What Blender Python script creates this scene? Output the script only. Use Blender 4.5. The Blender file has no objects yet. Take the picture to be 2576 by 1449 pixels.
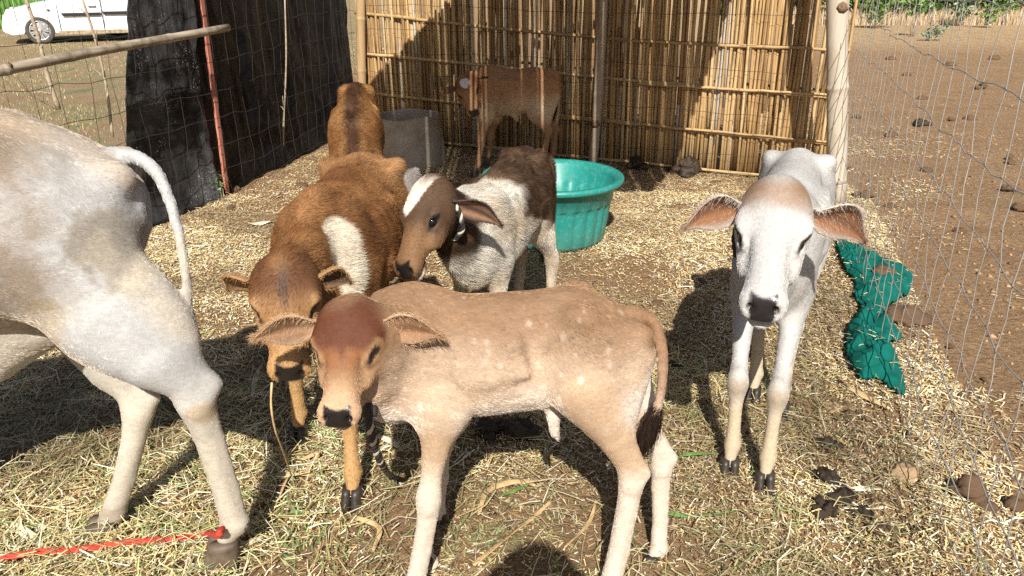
import bpy, bmesh, math, random
import numpy as np
from mathutils import Vector, Matrix

R = math.radians
SC = bpy.context.scene
COL = SC.collection
rng = np.random.default_rng(7)
random.seed(7)

# ------------------------------------------------------------------ camera
CAM_H, PITCH, FP = 1.45, R(22.0), 1984.0
cam_d = bpy.data.cameras.new('camera')
cam_d.sensor_width = 36.0
cam_d.lens = 36.0 * FP / 2576.0
cam_d.clip_start, cam_d.clip_end = 0.05, 900.0
cam = bpy.data.objects.new('camera', cam_d)
cam.location = (0, 0, CAM_H)
cam.rotation_euler = (R(90) - PITCH, 0, 0)
COL.objects.link(cam)
SC.camera = cam

# ------------------------------------------------------------------ light
SUN_EL, SUN_AZ = R(41.0), R(1.0)          # light travels away from the camera
world = bpy.data.worlds.new('World')
SC.world = world
world.use_nodes = True
_nt = world.node_tree
_nt.nodes.clear()
_sky = _nt.nodes.new('ShaderNodeTexSky')
_sky.sky_type = 'NISHITA'
_sky.sun_disc = False
_sky.sun_elevation = SUN_EL
_sky.sun_rotation = R(180.0) + SUN_AZ
_sky.air_density = 1.0
_sky.dust_density = 1.5
_bg = _nt.nodes.new('ShaderNodeBackground')
_bg.inputs['Strength'].default_value = 0.055
_out = _nt.nodes.new('ShaderNodeOutputWorld')
_nt.links.new(_sky.outputs[0], _bg.inputs[0])
_nt.links.new(_bg.outputs[0], _out.inputs[0])
sun_d = bpy.data.lights.new('sun', 'SUN')
sun_d.energy = 4.9
sun_d.angle = R(0.5)
sun_d.color = (1.0, 0.955, 0.88)
sun = bpy.data.objects.new('sun', sun_d)
LD = Vector((math.sin(SUN_AZ) * math.cos(SUN_EL), math.cos(SUN_AZ) * math.cos(SUN_EL), -math.sin(SUN_EL)))
sun.rotation_euler = LD.to_track_quat('-Z', 'Y').to_euler()
sun.location = (-0.3, -6, 8)
COL.objects.link(sun)
SC.view_settings.view_transform = 'Standard'
SC.view_settings.look = 'None'
SC.view_settings.exposure = 0.75
SC.view_settings.gamma = 1.0
SC.view_settings.use_curve_mapping = False
SC.render.engine = 'CYCLES'
SC.cycles.use_denoising = False
SC.cycles.max_bounces = 6
SC.cycles.diffuse_bounces = 3
SC.cycles.glossy_bounces = 2
SC.cycles.transmission_bounces = 3
SC.cycles.transparent_max_bounces = 6
SC.cycles.sample_clamp_indirect = 6.0
try:
    SC.cycles_curves.shape = 'RIBBONS'
    SC.cycles_curves.subdivisions = 2
except Exception:
    pass

# ------------------------------------------------------------------ photo pixel (2576 wide) -> place
CT, ST = math.cos(PITCH), math.sin(PITCH)
def _ray(px, py):
    xr = (px - 1288.0) / FP
    yr = (724.5 - py) / FP
    return np.array([xr, CT + yr * ST, -ST + yr * CT])
def W(px, py, d):
    r = _ray(px, py)
    t = d / r[1]
    return np.array([0, 0, CAM_H]) + t * r
def G(px, py, z=0.0):
    r = _ray(px, py)
    t = (z - CAM_H) / r[2]
    return np.array([0, 0, CAM_H]) + t * r

# ------------------------------------------------------------------ helpers
def mesh_obj(name, verts, faces, mat=None, parent=None, smooth=True, mesh=None):
    if mesh is None:
        mesh = bpy.data.meshes.new(name)
        mesh.from_pydata([tuple(v) for v in verts], [], faces)
        if smooth:
            mesh.polygons.foreach_set('use_smooth', [True] * len(mesh.polygons))
        if mat is not None:
            mesh.materials.append(mat)
    o = bpy.data.objects.new(name, mesh)
    COL.objects.link(o)
    if parent is not None:
        o.parent = parent
    return o

def fast_mesh(name, V, F, mat=None, cols=None, smooth=False):
    """V (n,3), F (m,k) arrays, cols (n,4) point colours"""
    V = np.asarray(V, dtype=np.float32); F = np.asarray(F, dtype=np.int32)
    me = bpy.data.meshes.new(name)
    m, k = F.shape
    me.vertices.add(len(V)); me.vertices.foreach_set('co', V.ravel())
    me.loops.add(m * k); me.loops.foreach_set('vertex_index', F.ravel())
    me.polygons.add(m)
    me.polygons.foreach_set('loop_start', np.arange(0, m * k, k, dtype=np.int32))
    me.polygons.foreach_set('loop_total', np.full(m, k, dtype=np.int32))
    if smooth:
        me.polygons.foreach_set('use_smooth', np.ones(m, dtype=bool))
    if cols is not None:
        a = me.color_attributes.new('col', 'FLOAT_COLOR', 'POINT')
        a.data.foreach_set('color', np.asarray(cols, dtype=np.float32).ravel())
    if mat is not None:
        me.materials.append(mat)
    me.update(calc_edges=True)
    me.validate()
    return me

def tag(o, label=None, cat=None, group=None, kind=None):
    if label: o['label'] = label
    if cat: o['category'] = cat
    if group: o['group'] = group
    if kind: o['kind'] = kind
    return o

def empty(name, loc=(0, 0, 0), rz=0.0):
    o = bpy.data.objects.new(name, None)
    o.empty_display_size = 0.1
    o.location = loc
    o.rotation_euler = (0, 0, rz)
    COL.objects.link(o)
    return o

def tube(pts, radii, sides=8, caps=True, squash=None):
    """verts, faces of a tube through pts"""
    pts = [np.asarray(p, float) for p in pts]
    n = len(pts)
    if np.isscalar(radii):
        radii = [radii] * n
    V, F = [], []
    up = None
    for i in range(n):
        t = pts[min(i + 1, n - 1)] - pts[max(i - 1, 0)]
        t = t / (np.linalg.norm(t) + 1e-12)
        if up is None:
            ref = np.array([0, 0, 1.0]) if abs(t[2]) < 0.9 else np.array([1.0, 0, 0])
            up = ref - t * np.dot(ref, t)
        else:
            up = up - t * np.dot(up, t)
        up = up / (np.linalg.norm(up) + 1e-12)
        sd = np.cross(t, up)
        q = 1.0 if squash is None else squash
        for k in range(sides):
            a = 2 * math.pi * k / sides
            V.append(pts[i] + radii[i] * (math.cos(a) * up * q + math.sin(a) * sd))
    for i in range(n - 1):
        for k in range(sides):
            k2 = (k + 1) % sides
            F.append((i * sides + k, i * sides + k2, (i + 1) * sides + k2, (i + 1) * sides + k))
    if caps:
        F.append(tuple(range(sides - 1, -1, -1)))
        F.append(tuple((n - 1) * sides + k for k in range(sides)))
    return V, F

def spline(pts, n):
    """Catmull-Rom through pts, n samples"""
    P = np.asarray(pts, float)
    P = np.vstack([2 * P[0] - P[1], P, 2 * P[-1] - P[-2]])
    m = len(P) - 3
    out = []
    for u in np.linspace(0, m - 1e-9, n):
        i = int(u); t = u - i
        a, b, c, d = P[i], P[i + 1], P[i + 2], P[i + 3]
        out.append(0.5 * ((2 * b) + (-a + c) * t + (2 * a - 5 * b + 4 * c - d) * t * t + (-a + 3 * b - 3 * c + d) * t ** 3))
    return np.array(out)

def revolve(profile, seg=48, warp=None):
    """profile list of (r,z) -> verts, faces (open)"""
    V, F = [], []
    n = len(profile)
    for j in range(seg):
        a = 2 * math.pi * j / seg
        for i, (r, z) in enumerate(profile):
            rr = r if warp is None else warp(r, z, a, i)
            V.append((rr * math.cos(a), rr * math.sin(a), z))
    for j in range(seg):
        j2 = (j + 1) % seg
        for i in range(n - 1):
            F.append((j * n + i, j2 * n + i, j2 * n + i + 1, j * n + i + 1))
    return V, F

# value noise (numpy)
_perm = rng.random((64, 64, 64)).astype(np.float32)
def vnoise(P, freq):
    Q = np.asarray(P, dtype=np.float64) * freq + 100.0
    I = np.floor(Q).astype(int)
    f = Q - I
    f = f * f * (3 - 2 * f)
    I &= 63
    J = (I + 1) & 63
    x0, y0, z0 = I[..., 0], I[..., 1], I[..., 2]
    x1, y1, z1 = J[..., 0], J[..., 1], J[..., 2]
    fx, fy, fz = f[..., 0], f[..., 1], f[..., 2]
    a = _perm[x0, y0, z0] * (1 - fx) + _perm[x1, y0, z0] * fx
    b = _perm[x0, y1, z0] * (1 - fx) + _perm[x1, y1, z0] * fx
    c = _perm[x0, y0, z1] * (1 - fx) + _perm[x1, y0, z1] * fx
    d = _perm[x0, y1, z1] * (1 - fx) + _perm[x1, y1, z1] * fx
    return (a * (1 - fy) + b * fy) * (1 - fz) + (c * (1 - fy) + d * fy) * fz
def fbm(P, freq, oct=3):
    s, a, t = 0, 1.0, 0
    for k in range(oct):
        s = s + a * vnoise(P, freq * 2 ** k); t += a; a *= 0.5
    return s / t
def sstep(a, b, x):
    t = np.clip((x - a) / (b - a + 1e-12), 0, 1)
    return t * t * (3 - 2 * t)

# ------------------------------------------------------------------ materials
class NT:
    def __init__(s, name):
        s.m = bpy.data.materials.new(name)
        s.m.use_nodes = True
        s.t = s.m.node_tree
        s.t.nodes.clear()
        s.out = s.n('ShaderNodeOutputMaterial')
        s.b = s.n('ShaderNodeBsdfPrincipled')
        s.t.links.new(s.b.outputs[0], s.out.inputs['Surface'])
    def n(s, typ, **kw):
        nd = s.t.nodes.new(typ)
        for k, v in kw.items():
            setattr(nd, k, v)
        return nd
    def l(s, a, b):
        s.t.links.new(a, b)
    def set(s, **kw):
        for k, v in kw.items():
            s.b.inputs[k.replace('_', ' ')].default_value = v
    def noise(s, scale, detail=4, rough=0.55, coord=None, vec=(1, 1, 1), dist=0.0):
        nz = s.n('ShaderNodeTexNoise')
        nz.inputs['Scale'].default_value = scale
        nz.inputs['Detail'].default_value = detail
        nz.inputs['Roughness'].default_value = rough
        nz.inputs['Distortion'].default_value = dist
        mp = s.n('ShaderNodeMapping')
        mp.inputs['Scale'].default_value = vec
        if coord is None:
            coord = s.coord('Object')
        s.l(coord, mp.inputs['Vector'])
        s.l(mp.outputs[0], nz.inputs['Vector'])
        return nz.outputs['Fac']
    def coord(s, which='Object'):
        return s.n('ShaderNodeTexCoord').outputs[which]
    def pos(s):
        return s.n('ShaderNodeNewGeometry').outputs['Position']
    def ramp(s, fac, stops, interp='LINEAR'):
        r = s.n('ShaderNodeValToRGB')
        r.color_ramp.interpolation = interp
        e = r.color_ramp.elements
        while len(e) < len(stops):
            e.new(0.5)
        for el, (p, c) in zip(e, stops):
            el.position = p
            el.color = c if len(c) == 4 else (*c, 1)
        s.l(fac, r.inputs[0])
        return r.outputs[0]
    def mix(s, fac, a, b, mode='MIX'):
        m = s.n('ShaderNodeMix', data_type='RGBA', blend_type=mode)
        for sock, v in ((m.inputs[0], fac), (m.inputs[6], a), (m.inputs[7], b)):
            if isinstance(v, (int, float)):
                sock.default_value = v
            elif isinstance(v, (tuple, list)):
                sock.default_value = v if len(v) == 4 else (*v, 1)
            else:
                s.l(v, sock)
        return m.outputs[2]
    def math(s, op, a, b=0.0, clamp=False):
        m = s.n('ShaderNodeMath', operation=op, use_clamp=clamp)
        for sock, v in ((m.inputs[0], a), (m.inputs[1], b)):
            if isinstance(v, (int, float)):
                sock.default_value = v
            else:
                s.l(v, sock)
        return m.outputs[0]
    def bump(s, h, strength=0.3, dist=0.01):
        b = s.n('ShaderNodeBump')
        b.inputs['Strength'].default_value = strength
        b.inputs['Distance'].default_value = dist
        s.l(h, b.inputs['Height'])
        s.l(b.outputs[0], s.b.inputs['Normal'])
    def color(s, c):
        if isinstance(c, (tuple, list)):
            s.b.inputs['Base Color'].default_value = (*c[:3], 1)
        else:
            s.l(c, s.b.inputs['Base Color'])
    def attr(s, name='col'):
        return s.n('ShaderNodeAttribute', attribute_name=name)
    def orand(s):
        return s.n('ShaderNodeObjectInfo').outputs['Random']

def simple(name, col, rough=0.7, var=0.25, scale=20, bump=0.0, metal=0.0, spec=0.4, dist=0.004, vec=(1, 1, 1)):
    n = NT(name)
    nz = n.noise(scale, 5, 0.6, vec=vec)
    dk = tuple(c * (1 - var) for c in col); lt = tuple(min(1, c * (1 + var)) for c in col)
    n.color(n.ramp(nz, [(0.3, dk), (0.7, lt)]))
    n.set(Roughness=rough, Metallic=metal)
    n.b.inputs['Specular IOR Level'].default_value = spec
    if bump:
        n.bump(nz, bump, dist)
    return n.m

M = {}
def vcol_mat(name, rough=0.8, spec=0.25, trans=0.0):
    n = NT(name)
    a = n.attr('col')
    n.color(a.outputs['Color'])
    n.set(Roughness=rough)
    n.b.inputs['Specular IOR Level'].default_value = spec
    return n.m
M['straw'] = vcol_mat('straw_bits', 0.55, 0.35)
M['leaf'] = vcol_mat('leaf_bits', 0.6, 0.3)

# weathered cane / bamboo with per-object tint and long grain
def cane_mat(name, stops, rough=0.5, grain=140, spot=(0.09, 0.05, 0.025), spots=0.5, longaxis='z', spec=0.3, streak=0.4):
    n = NT(name)
    co = n.coord('Object')
    v = (grain, grain, 2.2) if longaxis == 'z' else (3.0, 3.0, grain)
    g = n.noise(1.0, 4, 0.6, co, v)
    g2 = n.noise(7.0, 4, 0.65, co, (1, 1, 0.6))
    rnd = n.orand()
    base = n.ramp(rnd, stops)
    c1 = n.mix(n.math('MULTIPLY', n.ramp(g, [(0.35, (0, 0, 0)), (0.70, (1, 1, 1))]), streak), base, spot)
    c2 = n.mix(n.math('MULTIPLY', n.ramp(g2, [(0.52, (0, 0, 0)), (0.70, (1, 1, 1))]), spots), c1, spot)
    n.color(c2)
    n.set(Roughness=rough)
    n.b.inputs['Specular IOR Level'].default_value = spec
    n.bump(g, 0.25, 0.002)
    return n.m
M['reed'] = cane_mat('dry_reed', [(0.0, (0.22, 0.13, 0.06)), (0.10, (0.32, 0.18, 0.07)), (0.35, (0.48, 0.31, 0.14)), (0.62, (0.60, 0.43, 0.22)), (0.84, (0.42, 0.26, 0.115)), (0.92, (0.66, 0.52, 0.32)), (0.955, (0.50, 0.46, 0.40)), (1.0, (0.54, 0.50, 0.45))], 0.5)
M['cane_rail'] = cane_mat('split_cane', [(0.0, (0.44, 0.29, 0.13)), (1.0, (0.54, 0.38, 0.19))], 0.45, 60, spots=0.35, longaxis='x')
M['bamboo'] = cane_mat('bleached_bamboo', [(0.0, (0.47, 0.41, 0.33)), (1.0, (0.49, 0.43, 0.35))], 0.55, 45, (0.30, 0.23, 0.16), 0.45, streak=0.5)
M['bamboo_grey'] = cane_mat('weathered_bamboo', [(0.0, (0.36, 0.29, 0.20)), (1.0, (0.40, 0.33, 0.24))], 0.6, 60, (0.13, 0.09, 0.06), 0.6)
M['bamboo_tan'] = cane_mat('tan_bamboo', [(0.0, (0.40, 0.27, 0.14)), (1.0, (0.44, 0.31, 0.17))], 0.5, 50, (0.2, 0.11, 0.05), 0.45)
M['bamboo_rail'] = cane_mat('weathered_rail', [(0.0, (0.40, 0.33, 0.24)), (1.0, (0.42, 0.35, 0.26))], 0.6, 60, (0.10, 0.07, 0.045), 0.75, longaxis='x', streak=0.75)
M['stick'] = simple('dry_stick', (0.34, 0.27, 0.19), 0.8, 0.35, 60, 0.3)
M['wire'] = simple('galvanised_wire', (0.42, 0.41, 0.39), 0.45, 0.2, 30, metal=0.55)
M['wire_dark'] = simple('rusted_wire', (0.055, 0.045, 0.04), 0.6, 0.35, 40, metal=0.3)
# ================================================================== GROUND
def ground_height(x, y):
    P = np.stack([x, y, np.zeros_like(x)], -1)
    near = np.exp(-np.maximum(0, np.hypot(x, y - 3) - 6) / 6)
    h = (fbm(P, 1.1, 3) - 0.5) * 0.035 * near + (fbm(P + 31, 6.0, 3) - 0.5) * 0.022 * near
    return h
def _axis(dense_lo, dense_hi, step, far):
    a = list(np.arange(dense_lo, dense_hi + 1e-6, step))
    s = step
    while a[-1] < far:
        s *= 1.35; a.append(a[-1] + s)
    s = step
    while a[0] > -far:
        s *= 1.35; a.insert(0, a[0] - s)
    return np.array(a)
gx, gy = _axis(-3.6, 4.6, 0.035, 420), _axis(0.9, 8.0, 0.035, 420)
GX, GY = np.meshgrid(gx, gy, indexing='ij')
GZ = ground_height(GX, GY)
nx, ny = GX.shape
V = np.stack([GX, GY, GZ], -1).reshape(-1, 3)
idx = np.arange(nx * ny).reshape(nx, ny)
F = np.stack([idx[:-1, :-1], idx[1:, :-1], idx[1:, 1:], idx[:-1, 1:]], -1).reshape(-1, 4)
def zg(x, y):
    return float(ground_height(np.array([float(x)]), np.array([float(y)]))[0])

n = NT('trampled_soil')
p = n.pos()
big = n.noise(0.55, 4, 0.6, p)
mid = n.noise(2.6, 7, 0.75, p)
fine = n.noise(38, 6, 0.7, p)
grit = n.noise(160, 4, 0.7, p)
soil = n.ramp(mid, [(0.25, (0.28, 0.165, 0.088)), (0.5, (0.40, 0.25, 0.135)), (0.75, (0.48, 0.32, 0.185))])
soil = n.mix(n.math('MULTIPLY', n.ramp(fine, [(0.42, (0, 0, 0)), (0.62, (1, 1, 1))]), 0.8), soil, (0.19, 0.115, 0.062))
soil = n.mix(n.math('MULTIPLY', n.ramp(grit, [(0.58, (0, 0, 0)), (0.7, (1, 1, 1))]), 0.6), soil, (0.50, 0.36, 0.20))
# dry and green turf on the left field beyond the pen
sx = n.n('ShaderNodeSeparateXYZ'); n.l(p, sx.inputs[0])
leftf = n.math('MULTIPLY', n.math('SUBTRACT', -2.4, sx.outputs[0]), 2.0, True)
leftf = n.math('MULTIPLY', leftf, n.math('MULTIPLY', n.math('SUBTRACT', sx.outputs[1], 4.2), 1.0, True))
turf = n.ramp(n.noise(2.2, 5, 0.7, p, (1.2, 0.45, 1)), [(0.36, (0.30, 0.175, 0.095)), (0.48, (0.33, 0.22, 0.12)), (0.56, (0.27, 0.215, 0.11)), (0.66, (0.15, 0.165, 0.065))])
turf = n.mix(n.math('MULTIPLY', n.ramp(fine, [(0.4, (0, 0, 0)), (0.65, (1, 1, 1))]), 0.5), turf, (0.40, 0.33, 0.20))
c = n.mix(leftf, soil, turf)
farr = n.math('MULTIPLY', n.math('SUBTRACT', sx.outputs[1], 15.0), 0.35, True)
farr = n.math('MULTIPLY', farr, n.math('MULTIPLY', n.math('SUBTRACT', sx.outputs[0], 2.0), 0.5, True))
c = n.mix(farr, c, n.ramp(n.noise(5, 5, 0.7, p), [(0.35, (0.38, 0.24, 0.12)), (0.65, (0.52, 0.38, 0.22))]))
green = n.math('MULTIPLY', n.ramp(n.noise(0.9, 4, 0.6, p), [(0.56, (0, 0, 0)), (0.68, (1, 1, 1))]), 0.35)
c = n.mix(green, c, (0.20, 0.19, 0.08))
n.color(c)
n.set(Roughness=0.95)
n.b.inputs['Specular IOR Level'].default_value = 0.15
n.bump(n.math('ADD', n.math('MULTIPLY', fine, 1.0), n.math('MULTIPLY', grit, 0.5)), 1.0, 0.032)
M['soil'] = n.m
ground = bpy.data.objects.new('ground', fast_mesh('ground', V, F, M['soil'], smooth=True))
COL.objects.link(ground)
tag(ground, 'reddish brown trampled soil strewn with chaff', 'ground', kind='structure')

# ================================================================== STRAW
WL, WR = np.array([-1.36, 7.34]), np.array([2.30, 5.57])       # reed wall foot
LF = [np.array([-1.50, 7.9]), np.array([-1.95, 5.35]), np.array([-2.19, 4.65]), np.array([-2.62, 3.6]), np.array([-3.4, 1.6])]
RF = [np.array([2.20, 5.25]), np.array([1.41, 2.55]), np.array([0.84, 0.6])]

def straw_mesh(name, N, region, lmin, lmax, wmin, wmax, palette, lift, tilt, label, curl=0.15):
    x, y = region(N)
    N = len(x)
    L = lmin + (lmax - lmin) * rng.random(N) ** 2.2
    Wd = wmin + (wmax - wmin) * rng.random(N)
    a = rng.random(N) * 2 * math.pi
    tl = (rng.random(N) - 0.5) * 2 * tilt
    z = ground_height(x, y) + lift * rng.random(N) + 0.002 + np.abs(np.sin(tl)) * L * 0.5
    d = np.stack([np.cos(a) * np.cos(tl), np.sin(a) * np.cos(tl), np.sin(tl)], -1)
    sd = np.stack([-np.sin(a), np.cos(a), (rng.random(N) - 0.5) * 1.0], -1)
    c = np.stack([x, y, z], -1)
    bend = (rng.random((N, 1)) - 0.5) * curl * L[:, None]
    p0 = c - d * L[:, None] / 2
    p1 = c + sd * bend + np.array([0, 0, 1.0]) * (np.abs(bend) * 0.4 + Wd[:, None] * 0.25)
    p2 = c + d * L[:, None] / 2
    s = sd * Wd[:, None] / 2
    V = np.stack([p0 - s, p0 + s, p1 - s, p1 + s, p2 - s * 0.6, p2 + s * 0.6], 1).reshape(-1, 3)
    nvx = 6
    if name == 'chaff':
        nvx = 4
        V = V.reshape(N, 6, 3)[:, [0, 1, 4, 5]].reshape(-1, 3)
        F = np.arange(N)[:, None] * 4 + np.array([[0, 1, 3, 2]])
    else:
        b = np.arange(N)[:, None] * 6
        F = np.concatenate([b + np.array([[0, 1, 3, 2]]), b + np.array([[2, 3, 5, 4]])], 0)
    pal = np.array([q[:3] for q in palette]); wts = np.array([q[3] for q in palette]); wts = wts / wts.sum()
    k = rng.choice(len(pal), N, p=wts)
    cl = pal[k] * (0.75 + 0.5 * rng.random((N, 1)))
    dirt = fbm(np.stack([x + 3, y, np.zeros(N)], -1), 2.2, 3)
    cl = cl * (0.62 + 0.62 * sstep(0.30, 0.62, dirt))[:, None]
    cl = np.concatenate([np.clip(cl, 0, 0.85), np.ones((N, 1))], 1).repeat(nvx, 0)
    o = bpy.data.objects.new(name, fast_mesh(name, V, F, M['straw'], cl))
    COL.objects.link(o)
    tag(o, label, 'straw', kind='stuff')
    return o

def in_pen(x, y, mr=0.0, ml=0.0):
    def xl(y):
        ys = [q[1] for q in LF][::-1]; xs = [q[0] for q in LF][::-1]
        return np.interp(y, ys, xs)
    def xr(y):
        return np.interp(y, [q[1] for q in RF][::-1], [q[0] for q in RF][::-1])
    wy = np.interp(x, [WL[0], WR[0]], [WL[1], WR[1]])
    return (x > xl(y) + ml) & (x < xr(y) + mr) & (y < wy)
def patchy(x, y, f, lo, hi, seed=0):
    P = np.stack([x + seed, y, np.zeros_like(x)], -1)
    return rng.random(len(x)) < sstep(lo, hi, fbm(P, f, 3))
def reg_chaff(N):
    x = rng.uniform(-2.6, 2.6, N); y = 1.2 + 6.2 * rng.random(N) ** 0.85
    k = in_pen(x, y, 0.25, 0.05) & (patchy(x, y, 1.6, 0.24, 0.52) | (rng.random(N) < 0.22))
    k &= ~((y < 2.5) & ~patchy(x, y, 1.9, 0.34, 0.60, 5) & (rng.random(N) < 0.75))
    shade = (y > 5.4) & (rng.random(N) < 0.45)
    k &= ~shade
    return x[k], y[k]
def reg_hay(N):
    x = rng.uniform(-2.4, 1.4, N); y = 1.2 + 2.4 * rng.random(N) ** 1.2
    k = in_pen(x, y, 0.1) & (patchy(x, y, 1.5, 0.30, 0.58, 9) | (rng.random(N) < 0.25))
    k &= rng.random(N) < sstep(3.3, 2.2, y) * sstep(1.6, 0.5, x)
    return x[k], y[k]
def reg_right(N):
    y = 1.3 + 8 * rng.random(N) ** 1.5
    x = np.interp(y, [q[1] for q in RF][::-1], [q[0] for q in RF][::-1]) + np.abs(rng.normal(0, 0.9, N))
    k = patchy(x, y, 1.3, 0.4, 0.7, 4)
    return x[k], y[k]
GOLD = [(0.64, 0.47, 0.22, 3), (0.74, 0.60, 0.34, 3), (0.82, 0.74, 0.55, 2.5), (0.48, 0.32, 0.14, 1.6), (0.26, 0.16, 0.08, 1.6), (0.40, 0.39, 0.16, 0.5)]
HAY = [(0.58, 0.45, 0.23, 3), (0.44, 0.38, 0.18, 2.2), (0.19, 0.25, 0.09, 1.6), (0.32, 0.31, 0.14, 1.8), (0.74, 0.65, 0.45, 1.8), (0.30, 0.20, 0.10, 1.8)]
PALE = [(0.66, 0.52, 0.29, 3), (0.78, 0.67, 0.44, 2), (0.5, 0.36, 0.18, 2)]
straw_mesh('chaff', 640000, reg_chaff, 0.005, 0.024, 0.0016, 0.0046, GOLD, 0.012, 0.35, 'golden chopped straw and chaff covering the pen floor')
straw_mesh('straw', 30000, reg_chaff, 0.025, 0.09, 0.0016, 0.0038, GOLD, 0.016, 0.22, 'longer golden straw stems lying over the pen floor')
straw_mesh('hay', 50000, reg_hay, 0.03, 0.16, 0.0013, 0.0034, HAY, 0.028, 0.30, 'loose greenish hay at the feet of the near calves', 0.3)
straw_mesh('scattered_straw', 42000, reg_right, 0.010, 0.05, 0.002, 0.0045, PALE, 0.006, 0.25, 'sparse straw scattered on bare soil outside wire fence')

# ================================================================== REED WALL
wdir = (WR - WL); wlen = np.linalg.norm(wdir); wdir = wdir / wlen
wnor = np.array([wdir[1], -wdir[0]])          # towards the camera
def wallp(s, z, off=0.0):
    q = WL + wdir * s + wnor * off
    return np.array([q[0], q[1], z])
reed_wall = empty('reed_wall', wallp(wlen / 2, 0))
tag(reed_wall, 'tall golden reed screen wall at the back of the pen', 'reed wall')
def to_local(parent, pts):
    L = np.array(parent.location)
    return [np.asarray(p) - L for p in pts]
reed_meshes = []
for k in range(10):
    L = [1.95, 1.9, 1.8, 1.7, 1.5, 1.25, 1.05, 1.9, 1.6, 1.95][k]
    r = 0.0088 + 0.0004 * k + 0.0035 * random.random()
    pts, rad = [], []
    m = 5
    for i in range(m):
        t = i / (m - 1)
        pts.append((0.006 * math.sin(3 * t + k), 0.005 * math.cos(2 * t + k * 2), L * t))
        rad.append(r * (1.12 - 0.3 * t) * (1.14 if i % 2 else 1.0))
    Vv, Ff = tube(pts, rad, 5)
    me = bpy.data.meshes.new('reed')
    me.from_pydata([tuple(v) for v in Vv], [], Ff)
    me.polygons.foreach_set('use_smooth', [len(q) == 4 for q in Ff])
    me.materials.append(M['reed'])
    reed_meshes.append((me, L, r))
def place_reed(s, off, me, z0, parent, lean=0.0, scale=1.0):
    o = bpy.data.objects.new('reed', me)
    COL.objects.link(o)
    o.parent = parent
    q = wallp(s, z0, off)
    o.location = Vector(q) - parent.location
    o.rotation_euler = (random.uniform(-0.008, 0.008), lean, random.random() * 6.28)
    o.scale = (scale, scale, 1)
    return o
s = 0.0
cnt = 0
while s < wlen - 0.01:
    me, L, r = random.choice(reed_meshes)
    lean = 0.02 + random.gauss(0, 0.008)
    z0 = random.choice([0.0, 0.0, 0.01, 0.02, -0.02])
    if L < 1.6:
        z0 = random.choice([0.0, 0.35, 0.5, 0.62])
    place_reed(s, 0.012 + random.uniform(-0.005, 0.006), me, z0, reed_wall, lean)
    s += r * 2 * random.uniform(0.80, 0.95) + (random.random() < 0.06) * 0.007
    cnt += 1
s = 0.01
while s < wlen and cnt < 296:
    me, L, r = random.choice(reed_meshes)
    place_reed(s, -0.014 + random.uniform(-0.004, 0.004), me, random.uniform(-0.03, 0.05), reed_wall, 0.02 + random.gauss(0, 0.012), 1.45)
    s += r * 2 * random.uniform(1.2, 2.2)
    cnt += 1
# horizontal canes lashed across the reeds, front and back
def rail(zl, zm, zr, name='cross_cane', off=0.036, r=0.0125, s0=0.0, s1=None):
    s1 = s1 or wlen
    pts = spline([wallp(s0, zl, off), wallp(s0 + (s1 - s0) * 0.33, zm * 0.6 + zl * 0.4, off + 0.004), wallp(s0 + (s1 - s0) * 0.66, zm * 0.6 + zr * 0.4, off), wallp(s1, zr, off)], 26)
    pts += np.stack([np.zeros(26), np.zeros(26), rng.normal(0, 0.0022, 26)], -1)
    rad = [r * (1.15 - 0.3 * i / 25) * (1.16 if i % 6 == 3 else 1) for i in range(26)]
    Vv, Ff = tube(to_local(reed_wall, pts), rad, 8)
    return mesh_obj(name, Vv, Ff, M['cane_rail'], reed_wall)
for zl, zm, zr in ((1.10, 0.955, 0.945), (0.755, 0.68, 0.625), (0.42, 0.35, 0.305), (0.035, 0.03, 0.03)):
    rail(zl, zm, zr)
rail(1.45, 1.42, 1.38)
rail(0.80, 0.72, 0.66, off=-0.040, r=0.011)
rail(0.335, 0.332, 0.318, off=0.050, r=0.009, s0=1.9, s1=wlen)
rail(0.645, 0.64, 0.645, off=0.050, r=0.009, s0=2.6, s1=wlen)

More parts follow.
